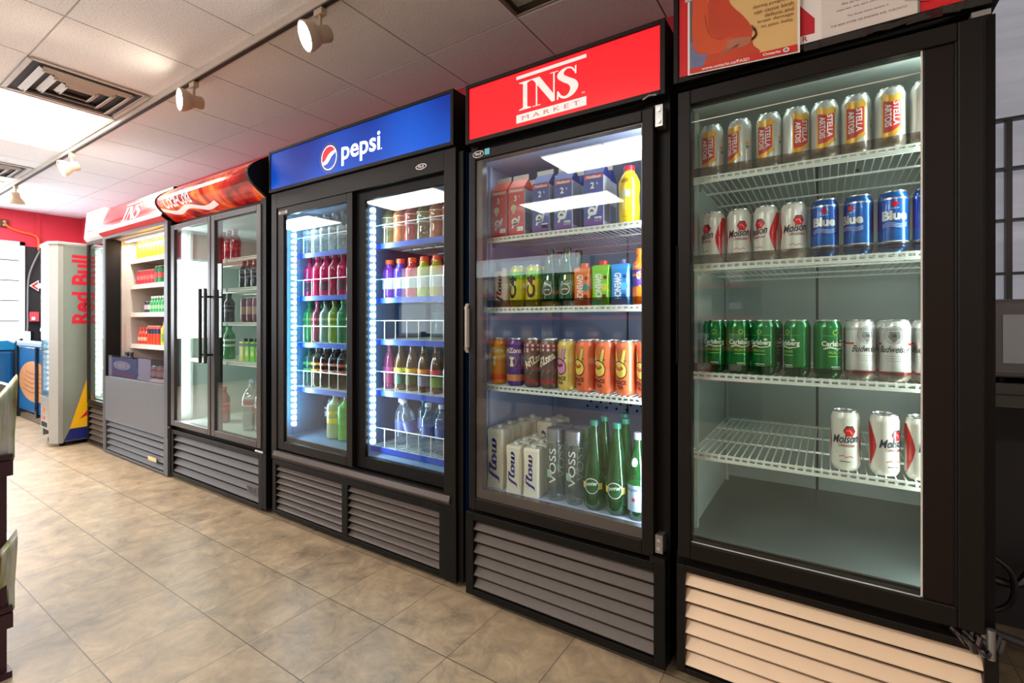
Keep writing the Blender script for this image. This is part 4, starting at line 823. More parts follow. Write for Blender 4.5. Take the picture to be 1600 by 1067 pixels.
def script_flow(cx, cz, length, height):
    """the word flow in slanting brush strokes, thick on the downstrokes, read upwards"""
    L_ = []
    def st(pts, w0, w1):
        p = smooth(pts, 6); n = len(p); ws = []
        for i in range(n):
            a = p[max(i - 1, 0)]; c = p[min(i + 1, n - 1)]; dx, dy = c[0] - a[0], c[1] - a[1]; l = math.hypot(dx, dy) or 1
            ws.append(w0 + (w1 - w0) * (abs(dy) / l) ** 1.5)
        L_.append(ribbon(p, ws))
    st([(.62, 1.42), (.56, 1.60), (.44, 1.55), (.34, 1.2), (.22, .5), (.10, -.30), (.0, -.55), (-.12, -.48)], .07, .20); st([(.08, .92), (.30, .96), (.52, .98)], .08, .12)
    st([(.62, .75), (.80, 1.2), (.86, 1.5), (.80, 1.56), (.74, 1.3), (.64, .6), (.62, .2), (.70, .03), (.84, .12), (.92, .3)], .06, .20)
    st([(1.32, .80), (1.22, .96), (1.06, .86), (.98, .45), (1.04, .08), (1.22, .04), (1.36, .30), (1.38, .66), (1.32, .80), (1.30, .62)], .07, .22)
    st([(1.40, .76), (1.54, .80), (1.66, .96), (1.64, .60), (1.60, .2), (1.70, .02), (1.86, .16), (1.98, .9)], .06, .20); st([(1.98, .9), (1.92, .3), (2.00, .03), (2.16, .12), (2.28, .5), (2.26, .88), (2.18, .94)], .06, .20)
    V, F = merge(*L_); sx, sz = length / 2.45, height / 2.15
    return ([(-(y - .52) * sz + cx, (x - 1.08) * sx + cz) for x, y in V], F)
flow_t = tetra('flow_style_carton'.replace('flow_style_', 'water_'), .070, .070, .232, IVO, MILKY, lambda b, y: b.shape(script_flow(-.002, .108, .165, .046), on_front(y), INK))
flow_s = tetra('water_carton', .064, .062, .180, IVO, MILKY, lambda b, y: b.shape(script_flow(-.002, .088, .130, .037), on_front(y), INK))
flow_p = tetra('water_carton', .060, .060, .142, M('carton_pinkish', (220, 196, 176), .45), MILKY, lambda b, y: b.shape(script_flow(-.002, .070, .105, .031), on_front(y), BRK))
place(flow_p, -1.070, 1.575, z2, 'short beige water carton at left end of second shelf, red-sign cooler', 'drinks in the red-sign cooler')
C4Y = M('can_yellow_lime', (214, 204, 24), .3, .25, coat=.4)
def art_c4(b, p): band(b, p, .105, .135, M('can_lime', (120, 196, 40), .3, .3)); decal(b, text('C4', 0, .075, w=.085, h=.036, bold=.05, rot=RH), p, DK, layer=2); decal(b, text('ENERGY', -.027, .070, w=.05, h=.006, bold=.03, rot=RH), p, DK, layer=2)
c4 = can('energy_drink_can', .0328, .157, C4Y, art_c4)
row(c4, [-1.004, -.932], 1.573, z2, 'yellow and lime energy can', 'front of second shelf, red-sign cooler', 'yellow energy cans', rots=[-.2, .1], last='right one')
row(c4, [-1.002, -.930], 1.645, z2, 'yellow and lime energy can', 'behind the two front ones, red-sign cooler', 'yellow energy cans behind', rots=[.6, 1], last='right one')
PG = CL('green_bottle_glass', (120, 200, 130), .10, (14, 96, 48), .62, .03)
pp = [(.0001, .003), (.030, 0), (.034, .01), (.0345, .03), (.036, .07), (.035, .085), (.024, .13), (.015, .165), (.0125, .19), (.013, .197)]
def art_per(b, p): lw_ = M('label_yellow', (226, 206, 50), .4); pg_ = M('label_green', (16, 92, 46), .4); decal(b, rect(-.034, .034, .050, .068), p, lw_); decal(b, disc(0, .060, .022), p, pg_, layer=2); decal(b, ring(0, .060, .0205, .0225), p, WH, layer=3); decal(b, text('perrier', 0, .064, w=.034, h=.013, bold=.02, rot=.12), p, WH, layer=4)
gb = bottle('mineral_water_bottle', pp, PG, .0138, .197, .212, M('cap_dark_green', (14, 60, 40), .4), art=lambda b, p: (decal(b, ring(0, .060, .0180, .0195), p, WH), decal(b, text('perrier', 0, .060, w=.026, h=.009), p, WH)))
row(gb, [-.862, -.790], 1.573, z2, 'small green glass bottle', 'second shelf of red-sign cooler', 'green glass bottles', rots=[.1, .1], last='right one')
row(gb, [-.860, -.785], 1.655, z2, 'small green glass bottle', 'behind the two front green bottles', 'green glass bottles behind', last='right one')
def art_gw(c2, pc_):
    def f(b, y):
        b.shape(text('GWENCH', -.006, .064, w=.088, h=.024, bold=.03, rot=-RH), on_front(y), WH); b.shape(disc(.016, .062, .013, 20), on_front(y), c2); b.shape(disc(.018, .095, .007, 16), on_front(y), pc_); b.shape(disc(.014, .030, .008, 16), on_front(y), pc_)
    return f
OR_ = M('juice_orange', (240, 120, 24), .35, coat=.3); LM = M('juice_lime', (130, 206, 34), .35, coat=.3); BL_ = M('juice_blue', (24, 140, 214), .35, coat=.3)
gw = [tetra('juice_carton', .062, .055, .134, OR_, M('cap_orange', (242, 100, 26), .35), art_gw(M('fruit_teal', (60, 140, 140), .4), M('fruit_maroon', (130, 30, 40), .4)), .015, .016),
      tetra('juice_carton', .066, .055, .138, LM, M('cap_bright_red', (230, 40, 40), .35), art_gw(M('fruit_yellow', (220, 220, 60), .4), M('fruit_maroon', (130, 30, 40), .4)), .015, .016),
      tetra('juice_carton', .064, .055, .138, BL_, M('cap_violet', (70, 60, 110), .35), art_gw(M('fruit_sky', (90, 190, 230), .4), M('fruit_navy', (40, 70, 150), .4)), .015, .016)]
for g_, x, nm in zip(gw, (-.722, -.652, -.583), ('orange carton with orange cap', 'lime green carton with red cap', 'blue carton with violet cap')):
    place(g_, x, 1.572, z2, nm + ' on second shelf of red-sign cooler', 'juice cartons on the second shelf')
gat = bottle('sports_drink_bottle', prof(.031, .20, .016, .60, .002, .80), PETm('orange_drink', (240, 116, 16), .85), .0185, .166, .186, M('cap_orange2', (240, 110, 20), .35), [(.06, .115, M('label_violet', (84, 50, 130), .4))], lambda b, p: decal(b, text('YUMMY', 0, .085, w=.05, h=.014, bold=.02, rot=-RH), p, WH, layer=2))
place(gat, -.518, 1.575, z2, 'orange drink bottle at right end of second shelf, red-sign cooler', 'drinks in the red-sign cooler')
# third shelf
z3 = .8275; R2, H2 = .0352, .182
def art_az(top, mid, low):
    def f(b, p):
        band(b, p, .10, .150, mid); band(b, p, .02, .045, low); decal(b, text('AriZona', 0, .137, w=.075, h=.020, bold=.03), p, M('az_cream', (240, 220, 190), .4), layer=2)
        decal(b, poly([(-.012, .112), (.012, .112), (.004, .098), (.008, .075), (-.008, .075), (-.004, .098)]), p, M('az_cream', (240, 220, 190), .4), layer=2); decal(b, ring(0, .095, .017, .019), p, GLD, layer=2)
    return f
az1 = can('iced_tea_can', R2, H2, M('az_orange', (232, 140, 30), .35, .2, coat=.3), art_az(0, M('az_gold', (226, 166, 60), .35), M('az_redorange', (226, 84, 30), .35)))
az2 = can('iced_tea_can', R2, H2, M('az_purple', (88, 52, 130), .35, .2, coat=.3), art_az(0, M('az_violet', (104, 60, 140), .35), M('az_peach', (206, 130, 90), .35)))
def art_azt(b, p):
    chk = M('az_check_red', (170, 40, 60), .4); wc = M('az_check_pale', (226, 206, 196), .4); tl = M('az_teal', (40, 140, 140), .4); random.seed(4)
    for k in range(26):
        a = -.052 + .0105 * (k % 11); z = .163 - .011 * (k // 11) - (.004 if k % 2 else 0); decal(b, rect(a, a + .0095, z - .009, z), p, chk if (k + k // 11) % 2 else wc, layer=1)
    decal(b, text('AriZona', 0, .105, w=.088, h=.030, bold=.035, rot=.55), p, M('az_cream', (240, 220, 190), .4), layer=3)
    for k in range(9): decal(b, ribbon([(-.05 + .012 * k, .05 + .004 * (k % 3)), (-.038 + .012 * k, .066 + .004 * (k % 2))], .005), p, tl if k % 2 else chk, layer=2)
    band(b, p, .022, .032, chk)
az3 = can('iced_tea_can', R2, H2, M('az_olive', (110, 84, 70), .35, .25, noise=(60, .35), coat=.3), art_azt)
def art_peace(skin, bgc, dkc):
    def f(b, p):
        ol = M('peace_outline', (60, 30, 30), .4)
        fing = [[(-.013, .105), (-.020, .150)], [(.008, .108), (.016, .152)]]
        for q in fing: decal(b, ribbon(q, [.015, .013]), p, ol, layer=1); decal(b, ribbon(q, [.0115, .0095]), p, skin, layer=2)
        hand = smooth([(-.022, .108), (-.006, .116), (.014, .108), (.024, .088), (.020, .066), (.004, .056), (-.012, .062), (-.022, .080), (-.022, .108)], 4)
        decal(b, poly(hand[:-1]), p, ol, layer=3); decal(b, poly([(a * .87, .086 + (c - .086) * .87) for a, c in hand[:-1]]), p, skin, layer=4)
        decal(b, ribbon(smooth([(-.020, .100), (-.004, .088), (.010, .094)], 4), .010), p, ol, layer=5); decal(b, ribbon(smooth([(-.019, .100), (-.004, .089), (.008, .094)], 4), .007), p, bgc, layer=6)
        decal(b, text('PEACE', 0, .044, w=.046, h=.014, bold=.03), p, ol, layer=2); decal(b, text('TEA', 0, .028, w=.026, h=.012, bold=.03), p, ol, layer=2)
        decal(b, poly([(.012, .118), (.024, .120), (.020, .112)]), p, M('leaf_green', (50, 120, 60), .4), layer=3)
    return f
pkb = M('peace_straw', (222, 190, 100), .35, .15, coat=.3); orb = M('peace_orange', (230, 112, 66), .35, .15, coat=.3)
pe1 = can('iced_tea_can', R2, H2, pkb, art_peace(M('peace_pink', (206, 140, 190), .4), M('peace_berry', (170, 30, 70), .4), 0)); pe2 = can('iced_tea_can', R2, H2, orb, art_peace(M('peace_yellow', (236, 206, 90), .4), orb, 0))
tg = 'tall cans on the third shelf'
place(az1, -1.098, 1.574, z3, 'orange tall tea can, leftmost on third shelf of red-sign cooler', tg, .1)
place(az2, -1.016, 1.574, z3, 'purple tall tea can in front, third shelf of red-sign cooler', tg, .1); place(az2, -.985, 1.650, z3, 'purple tall tea can behind the front purple one, red-sign cooler', tg, .5)
place(az3, -.939, 1.578, z3, 'checkered tall tea can, left of three on third shelf, red-sign cooler', tg, .6); place(az3, -.866, 1.574, z3, 'checkered tall tea can, right one in front, red-sign cooler', tg, -.1)
place(az3, -.894, 1.650, z3, 'checkered tall tea can behind the front two, red-sign cooler', tg, .3)
place(pe1, -.792, 1.574, z3, 'straw yellow tall can with pink peace hand, third shelf', tg, -.35)
row(pe2, [-.719, -.645, -.571, -.497], 1.574, z3, 'orange tall can with yellow peace hand', 'third shelf of red-sign cooler', tg, rots=[-.4, -.3, -.25, -.4])
row(pe2, [-.72, -.645, -.57], 1.650, z3, 'orange tall can', 'behind the front orange ones, red-sign cooler', 'tall cans behind')
# bottom of red-sign cooler
z4 = .4205
place(flow_t, -1.098, 1.576, z4, 'tall white water carton in front, left corner, bottom of red-sign cooler', 'water cartons', .10)
row(flow_t, [-1.102, -1.100, -1.098], 1.66, z4, 'x', 'x', 'x') if False else None
for i, nm in enumerate(['directly behind the front one', 'third back in its column', 'fourth back in its column']):
    place(flow_t, -1.100 + .006 * i, 1.655 + .082 * i, z4, 'tall white water carton, ' + nm + ', red-sign cooler', 'water cartons', .05)
for i, nm in enumerate(['behind the small cartons', 'farthest back behind the small cartons']): place(flow_t, -1.00 + .012 * i, 1.80 + .085 * i, z4, 'tall white water carton ' + nm + ', red-sign cooler', 'water cartons', .05)
place(flow_s, -1.006, 1.566, z4, 'small white water carton, left of the front two, red-sign cooler', 'water cartons', .08); place(flow_s, -.928, 1.566, z4, 'small white water carton, right of the front two, red-sign cooler', 'water cartons', .10)
place(flow_s, -1.012, 1.640, z4, 'small white water carton behind the left front one, red-sign cooler', 'water cartons', .08); place(flow_s, -.936, 1.640, z4, 'small white water carton behind the right front one, red-sign cooler', 'water cartons', .05)
place(flow_s, -1.010, 1.712, z4, 'small white water carton third back on the left, red-sign cooler', 'water cartons', .08); place(flow_s, -.934, 1.712, z4, 'small white water carton third back on the right, red-sign cooler', 'water cartons', .05)
VG = CL('clear_water_plastic', (236, 242, 240), .12, (170, 182, 178), .14, .02)
voss = bottle('water_bottle', [(.0001, .004), (.028, 0), (.0325, .006), (.033, .012), (.033, .212), (.031, .216)], VG, .0335, .216, .262, M('voss_cap', (166, 170, 186), .25, .75), art=lambda b, p: (decal(b, text('VOSS', -.004, .128, w=.128, h=.026, rot=RH), p, M('voss_print', (236, 238, 236), .4), layer=1), decal(b, rect(-.030, -.006, .085, .112), p, M('voss_tag', (170, 200, 176), .4))))
for x, lb in ((-.842, 'left'), (-.764, 'right')):
    place(voss, x, 1.576, z4, 'clear cylinder water bottle with broad silver cap, %s of the front pair' % lb, 'clear water bottles', .25)
    place(voss, x - .002, 1.652, z4, 'clear cylinder water bottle directly behind the %s front one' % lb, 'clear water bottles', .2)
pbig = [(.0001, .006), (.026, 0), (.034, .010), (.037, .03), (.038, .075), (.0385, .11), (.035, .14), (.026, .20), (.018, .25), (.0135, .285), (.0135, .29)]
PGB = CL('green_plastic', (90, 190, 115), .12, (14, 110, 52), .34, .03)
def art_pb(b, p): lw_ = M('label_yellow', (226, 206, 50), .4); decal(b, rect(-.040, .040, .076, .098), p, lw_); decal(b, disc(0, .087, .0265), p, M('label_green', (16, 92, 46), .4), layer=2); decal(b, ring(0, .087, .0245, .0268), p, WH, layer=3); decal(b, text('perrier', 0, .093, w=.042, h=.017, bold=.02, rot=.12), p, WH, layer=4)
pb = bottle('mineral_water_bottle', pbig, PGB, .0145, .29, .308, M('cap_teal', (40, 130, 110), .35), art=art_pb)
for x, y, lb in ((-.686, 1.572, 'large green bottle with round label, left of the front two'), (-.602, 1.570, 'large green bottle with round label, right of the front two'), (-.684, 1.66, 'large green bottle behind the left labelled one'), (-.604, 1.66, 'large green bottle behind the right labelled one'), (-.640, 1.75, 'large green bottle third back in the bottom corner'), (-.522, 1.668, 'large green bottle behind the blue-labelled one')):
    place(pb, x, y, z4, lb + ', red-sign cooler', 'large green bottles', random.uniform(-.2, .2) if 'front' not in lb else .15)
sp_ = bottle('mineral_water_bottle', [(.0001, .004), (.030, 0), (.034, .01), (.0345, .15), (.032, .17), (.018, .215), (.0135, .24), (.0135, .262)], PGB, .0145, .262, .284, M('cap_silver_blue', (190, 200, 220), .3, .4), [(.03, .115, M('label_pale_blue', (176, 202, 224), .4))],
            lambda b, p: (decal(b, disc(0, .190, .014), p, M('label_white', (226, 230, 236), .4), layer=3), decal(b, text('S.PELLEGRINO', 0, .100, w=.060, h=.008, bold=.02), p, M('print_blue', (40, 70, 150), .4), layer=3), decal(b, poly([(.010 * math.cos(PI / 5 * k + RH) * (1 if k % 2 == 0 else .42), .068 + .010 * math.sin(PI / 5 * k + RH) * (1 if k % 2 == 0 else .42)) for k in range(10)]), p, M('star_red', (206, 50, 70), .4), layer=3)))
place(sp_, -.528, 1.572, z4, 'green bottle with pale blue label and red star, front right corner of red-sign cooler', 'drinks in the red-sign cooler', -.15)
# ---- blue-sign cooler drinks
def soda(name, liq, capc, labc, H=.228, R=.036, sh=.64, waist=.0015, fac=.9, lab=(.085, .135), art=None):
    return bottle(name, prof(R, H, .0135, sh, waist), PETm('liquid_%d_%d_%d_%d' % (*liq, int(fac * 100)), liq, fac), .0158, H * .93, H * .93 + .017, M('cap_%d_%d_%d' % capc, capc, .35), [(lab[0], lab[1], M('lab_%d_%d_%d' % labc, labc, .4, noise=(70, .25)))] if labc else None, art, n=20)
yP = 1.662
xl = [-2.478, -2.402, -2.326, -2.250, -2.174, -2.098]; xr = [-1.822, -1.743, -1.664, -1.585, -1.506, -1.427, -1.348]
cooler_l = 'left side of blue-sign cooler'; cooler_r = 'right side of blue-sign cooler'
def two_rows(protos, xs_, z, shelf, side, grp, words):
    for i, x in enumerate(xs_):
        k = i % len(protos)
        for j in range(2):
            lb = '%s, %s %s, %s, %s side' % (words[k], 'front row' if j == 0 else 'rear row', ORD[i], shelf, side)
            place(protos[k], x, yP + .076 * j, z, lb, grp, random.uniform(-.4, .4))
pale = soda('water_bottle', (196, 206, 210), (170, 176, 180), (176, 184, 190), fac=.25, H=.215)
two_rows([pale], xl, SL[0] + .0005, 'top shelf', 'blue-sign left', 'pale bottles on the top left shelf', ['clear bottle'])
ros = soda('juice_bottle', (170, 20, 66), (150, 30, 60), None, fac=.85, H=.222); ros2 = soda('juice_bottle', (190, 24, 90), (120, 30, 50), (66, 30, 46), fac=.85, H=.222, lab=(.03, .08))
two_rows([ros2, ros], xl, SL[1] + .0005, 'second shelf', 'blue-sign left', 'crimson bottles', ['crimson bottle with dark label', 'crimson bottle'])
teas = [soda('iced_tea_bottle', (60, 130, 60), (50, 110, 70), (110, 150, 60)), soda('iced_tea_bottle', (110, 40, 50), (140, 40, 60), (150, 70, 60)), soda('iced_tea_bottle', (110, 130, 120), (60, 60, 60), (150, 160, 150)), soda('iced_tea_bottle', (120, 150, 60), (90, 110, 60), (190, 196, 80)), soda('iced_tea_bottle', (40, 120, 80), (70, 150, 90), (50, 140, 80))]
two_rows(teas, xl, SL[2] + .0005, 'third shelf', 'blue-sign left', 'mixed soft drink bottles', ['green bottle', 'maroon bottle', 'grey bottle', 'yellow-green bottle', 'emerald bottle'])
cola_ = [soda('soft_drink_bottle', (60, 90, 70), (40, 130, 70), (90, 160, 80), fac=.75), soda('soft_drink_bottle', (60, 44, 30), (60, 50, 44), (206, 160, 50), fac=.8), soda('soft_drink_bottle', (36, 18, 16), (220, 222, 222), (190, 110, 96), fac=.85), soda('soft_drink_bottle', (36, 18, 16), (220, 222, 222), (206, 160, 150), fac=.85), soda('soft_drink_bottle', (36, 18, 16), (220, 222, 222), (200, 90, 80), fac=.85)]
two_rows(cola_, xl, SL[3] + .0005, 'fourth shelf', 'blue-sign left', 'cola bottles', ['green labelled bottle', 'gold labelled bottle', 'cola bottle, red label', 'cola bottle, pale label', 'cola bottle, brick label'])
big7 = soda('large_soft_drink_bottle', (176, 196, 150), (60, 160, 70), (226, 206, 50), H=.250, R=.045, fac=.75, lab=(.085, .150), sh=.66); big8 = soda('large_soft_drink_bottle', (90, 180, 70), (40, 150, 60), (50, 160, 70), H=.250, R=.045, fac=.8, lab=(.085, .150), sh=.66)
bigp = soda('large_soft_drink_bottle', (44, 30, 60), (60, 50, 110), (190, 176, 200), H=.250, R=.045, fac=.85, lab=(.085, .14), sh=.66); bigo = soda('large_soft_drink_bottle', (50, 34, 26), (40, 40, 44), (206, 170, 70), H=.250, R=.045, fac=.85, lab=(.085, .14), sh=.66)
gz = .4405
for pr_, x, y, lb in ((bigp, -2.43, 1.78, 'large dark bottle with lilac label, bottom left of blue-sign cooler'), (bigp, -2.21, 1.80, 'large dark bottle with lilac label, behind the green-labelled one, bottom of blue-sign cooler'), (bigo, -2.32, 1.79, 'large dark bottle with gold label, bottom of blue-sign cooler'), (big7, -2.255, 1.668, 'large pale green bottle with yellow label, bottom of blue-sign cooler'), (big8, -2.160, 1.668, 'large green bottle with green label, bottom of blue-sign cooler'), (big7, -2.065, 1.70, 'large pale green bottle right of the green-labelled one, blue-sign cooler')):
    place(pr_, x, y, gz, lb, 'large bottles on the cooler floor', .2)
ju = [soda('juice_bottle', (150, 120, 50), (110, 140, 60), (214, 214, 206), fac=.6, H=.205), soda('juice_bottle', (200, 110, 50), (170, 170, 90), (220, 206, 196), fac=.8, H=.205), soda('juice_bottle', (196, 70, 60), (200, 40, 60), (214, 200, 200), fac=.8, H=.205)]
two_rows(ju, xr, SR[0] + .0005, 'top shelf', 'blue-sign right', 'juice bottles on the top right shelf', ['straw coloured juice bottle', 'amber juice bottle', 'red capped juice bottle'])
def gator(c): 
    return bottle('sports_drink_bottle', prof(.034, .20, .018, .62, .002, .82), PETm('gator_%d_%d_%d' % c, c, .8), .020, .168, .190, M('cap_vivid_orange', (246, 92, 40), .35, emit=0), [(.045, .095, M('gator_label', (206, 206, 200), .4, noise=(60, .3)))], n=20)
gp = [gator((130, 50, 170)), gator((90, 60, 190)), gator((214, 40, 50)), gator((190, 196, 40)), gator((206, 190, 30)), gator((240, 100, 30))]
two_rows(gp, xr, SR[1] + .0005, 'second shelf', 'blue-sign right', 'sports drinks with orange caps', ['purple sports drink', 'violet sports drink', 'red sports drink', 'yellow-green sports drink', 'yellow sports drink', 'orange sports drink'])
gn = soda('soft_drink_bottle', (70, 110, 90), (60, 90, 80), (120, 150, 130), fac=.7, H=.19)
for i, x in enumerate(xr[:4]): place(gn, x, 2.02, SR[2] + .0005, 'dull green bottle, %s at the back of the nearly empty right shelf' % ORD[i], 'bottles at the back', 0)
def tea(c, l1, l2, cp): return bottle('glass_tea_bottle', prof(.032, .235, .012, .50, 0, .80), PETm('tea_%d_%d_%d' % c, c, .75), .0150, .214, .232, M('capt_%d_%d_%d' % cp, cp, .35), [(.088, .108, M('tl_%d_%d_%d' % l1, l1, .4)), (.03, .075, M('tl_%d_%d_%d' % l2, l2, .4, noise=(60, .3)))], n=20)
tp_ = [tea((150, 40, 90), (180, 60, 120), (150, 40, 80), (170, 80, 130)), tea((90, 56, 24), (190, 196, 50), (60, 90, 70), (70, 120, 50)), tea((96, 56, 24), (226, 176, 50), (90, 80, 40), (80, 110, 60)), tea((100, 54, 26), (226, 140, 50), (130, 120, 140), (150, 60, 40)), tea((96, 44, 24), (206, 60, 40), (110, 130, 50), (60, 60, 60)), tea((100, 60, 40), (150, 190, 210), (150, 186, 206), (220, 100, 40))]
two_rows(tp_, xr, SR[3] + .0005, 'fourth shelf', 'blue-sign right', 'glass tea bottles', ['pink tea bottle', 'tea bottle with lime label', 'tea bottle with gold label', 'tea bottle with orange label', 'tea bottle with red label', 'tea bottle with pale blue label'])
wt = soda('water_bottle', (150, 160, 190), (214, 222, 236), (96, 100, 160), fac=.18, H=.222, R=.033, lab=(.07, .12))
fz_ = SR[4] + .0005
place(wt, -1.655, yP + .010, fz_ + .010, 'clear water bottle leaning sideways on the bottom right shelf, blue-sign cooler', 'water bottles on the bottom right shelf', tilt=(0, -.30, .2))
for i, (x, y) in enumerate(((-1.768, yP + .03), (-1.560, yP), (-1.475, yP), (-1.395, yP + .005))): place(wt, x, y, fz_, 'clear water bottle with violet label, %s of the upright ones, bottom right shelf' % ['leftmost', 'second', 'third', 'rightmost'][i], 'water bottles on the bottom right shelf', .3 * i)
for i, (x, y) in enumerate(((-1.70, 1.78), (-1.61, 1.80), (-1.53, 1.78))): place(wt, x, y, fz_, 'clear water bottle, %s of the three behind, bottom right shelf' % ['left', 'middle', 'right'][i], 'water bottles on the bottom right shelf', .3 * i)
# ---- curved-sign cooler drinks
gsp = soda('soft_drink_bottle', (60, 150, 90), (40, 130, 60), (210, 225, 214), fac=.6, H=.23); red_ = soda('soft_drink_bottle', (120, 20, 26), (200, 30, 40), (200, 40, 44), fac=.9, H=.24, R=.036); drk = soda('soft_drink_bottle', (60, 60, 66), (40, 44, 50), (120, 110, 120), fac=.8)
yq = 1.655; cg = 'bottles in the curved-sign cooler'
place(gsp, -3.60, yq, 1.2905, 'green bottle with white label high behind left door, curved-sign cooler', cg, sc=(.85, .85, .78)); place(red_, -3.56, yq, .3855, 'red bottle on the floor behind left door, curved-sign cooler', cg); place(red_, -3.47, yq + .02, .3855, 'second red bottle on the floor behind left door, curved-sign cooler', cg)
for i, x in enumerate((-3.50, -3.42, -3.34)): place(red_, x, yq + .03, 1.4805, 'red topped bottle on the top shelf behind left door, %s of three' % ['left', 'middle', 'right'][i], cg, sc=(.9, .9, .9))
for i, x in enumerate((-3.56, -3.48, -3.40)): place(drk, x, yq + .02, 1.0725, 'dark bottle at mid height behind left door, %s of three' % ['left', 'middle', 'right'][i], cg, sc=(.9, .9, .85)); place(gsp, x, yq + .02, .8225, 'green bottle low behind left door, %s of three' % ['left', 'middle', 'right'][i], cg)
brn = can('drink_can', .031, .157, M('can_mauve', (120, 80, 90), .3, .3), lambda b, p: band(b, p, .05, .10, M('can_tan', (170, 140, 120), .4)))
for i, x in enumerate((-3.150, -3.08, -3.01, -2.94)): place(brn, x, yq, 1.0725, 'mauve can behind the right door of curved-sign cooler, %s' % ORD[i], cg); place(drk, x - .02, yq, 1.2905, 'dark bottle behind the right door, upper shelf, %s, curved-sign cooler' % ORD[i], cg, sc=(.85, .85, .78))
gtea = tetra('iced_tea_carton', .058, .058, .125, M('tea_green', (110, 190, 40), .4), M('cap_black', (40, 40, 44), .4), lambda b, y: (b.shape(disc(0, .05, .018), on_front(y), M('tea_pale', (206, 220, 120), .4)), b.shape(rect(-.026, .026, .095, .115), on_front(y), DK)), .012, .02); ytea = tetra('iced_tea_carton', .058, .058, .125, M('tea_yellow', (206, 200, 60), .4), M('cap_black', (40, 40, 44), .4), lambda b, y: (b.shape(disc(0, .05, .018), on_front(y), M('tea_pale', (206, 220, 120), .4)), b.shape(rect(-.026, .026, .095, .115), on_front(y), DK)), .012, .02)
place(ytea, -3.155, yq, .8225, 'yellow tea carton behind right door, leftmost of four, curved-sign cooler', cg)
for i, x in enumerate((-3.09, -3.025, -2.96)): place(gtea, x, yq, .8225, 'green tea carton behind right door, %s to the right of the yellow one' % ['first', 'second', 'third'][i], cg)
evi = bottle('large_water_bottle', prof(.058, .325, .016, .58, .003, .86), CL('clear_water_big', (232, 240, 240), .14, (150, 170, 180), .22, .02), .0175, .300, .322, M('cap_pale_blue', (150, 180, 206), .35), [(.155, .205, M('evian_label', (206, 196, 206), .4))], lambda b, p: decal(b, text('evian', 0, .18, w=.075, h=.032, bold=.02), p, M('evian_red', (196, 60, 60), .4), layer=3))
place(evi, -3.085, 1.66, .3855, 'large clear water bottle on the floor behind right door, curved-sign cooler', cg, .4); place(evi, -2.955, 1.67, .3855, 'second large clear water bottle right of the first, curved-sign cooler', cg, .2)
place(red_, -3.17, 1.74, .3855, 'red bottle behind the large water bottles, curved-sign cooler', cg)
# ---- open-front cooler drinks
yo = 1.69; xo = [-4.90 + .069 * k for k in range(10)]
def scan(c, c2, H=.122, R=.0325): return can('soda_can', R, H, M('cn_%d_%d_%d' % c, c, .3, .2, coat=.3), lambda b, p: band(b, p, H * .35, H * .62, M('cn_%d_%d_%d' % c2, c2, .4)))
yc = scan((240, 186, 10), (226, 150, 10), .150); rc_ = scan((206, 30, 40), (224, 100, 100)); gc = scan((20, 110, 60), (200, 60, 60), .14); nc = scan((210, 214, 222), (40, 50, 110), .15)
row(yc, xo[:9], yo, OS[0] + .0005, 'yellow can', 'front, top shelf of open-front cooler', 'yellow cans'); row(yc, xo[:9], yo + .07, OS[0] + .0005, 'yellow can', 'second row, top shelf of open-front cooler', 'yellow cans behind')
row(rc_, xo[:5], yo, OS[1] + .0005, 'red can', 'second shelf of open-front cooler', 'red cans')
place(gc, xo[5] + .01, yo, OS[1] + .0005, 'green can with red label right of the red cans, open-front cooler', 'cans on the second shelf'); place(gc, xo[6] + .012, yo, OS[1] + .0005, 'second green can right of the red cans, open-front cooler', 'cans on the second shelf'); place(nc, xo[8], yo, OS[1] + .0005, 'white and navy can right of the green cans, open-front cooler', 'cans on the second shelf')
tun = can('canned_drink', .034, .10, M('cn_navy', (60, 50, 80), .35), lambda b, p: band(b, p, .03, .07, M('cn_pale', (206, 200, 206), .4)))
row(tun, [xo[0] + .01 + .074 * k for k in range(6)], yo + .052, OS[2] + .0005, 'navy and white can', 'third shelf of open-front cooler', 'navy cans')
grn = soda('small_green_bottle', (40, 170, 90), (220, 230, 224), (150, 214, 160), H=.125, R=.024, fac=.95, lab=(.03, .06)); row(grn, [-4.62 + .052 * k for k in range(6)], 1.676, OS[2] + .0005, 'small green bottle with white cap', 'third shelf front, open-front cooler', 'small green bottles')
r3 = soda('juice_bottle', (214, 60, 30), (220, 50, 40), (214, 170, 150), H=.135, R=.027, fac=.95, lab=(.03, .06)); row(r3, [-4.89, -4.83, -4.77], yo, OS[3] + .0005, 'short red juice bottle', 'lowest shelf left, open-front cooler', 'short red bottles')
r4 = can('drink_can', .029, .155, M('cn_orange_red', (226, 66, 30), .35, .1, coat=.3), lambda b, p: band(b, p, .09, .13, M('cn_deep_navy', (40, 44, 80), .4))); row(r4, [-4.70 + .062 * k for k in range(4)], yo, OS[3] + .0005, 'orange-red can with navy band', 'lowest shelf, open-front cooler', 'orange-red cans')
y4 = soda('juice_bottle', (226, 206, 70), (80, 70, 160), (130, 180, 60), H=.19, R=.028, fac=.95, lab=(.03, .09)); row(y4, [-4.44 + .06 * k for k in range(3)], yo, OS[3] + .0005, 'yellow and green bottle with violet cap', 'lowest shelf right, open-front cooler', 'yellow and green bottles')
tub = can('food_tub', .045, .09, M('tub_clear', (170, 120, 110), .35), lambda b, p: band(b, p, .02, .06, M('tub_label', (206, 190, 180), .4)), cat='tub')
row(tub, [-4.86 + .11 * k for k in range(6)], 1.675, .6205, 'lidded tub', 'bottom well of open-front cooler', 'tubs in the bottom well')
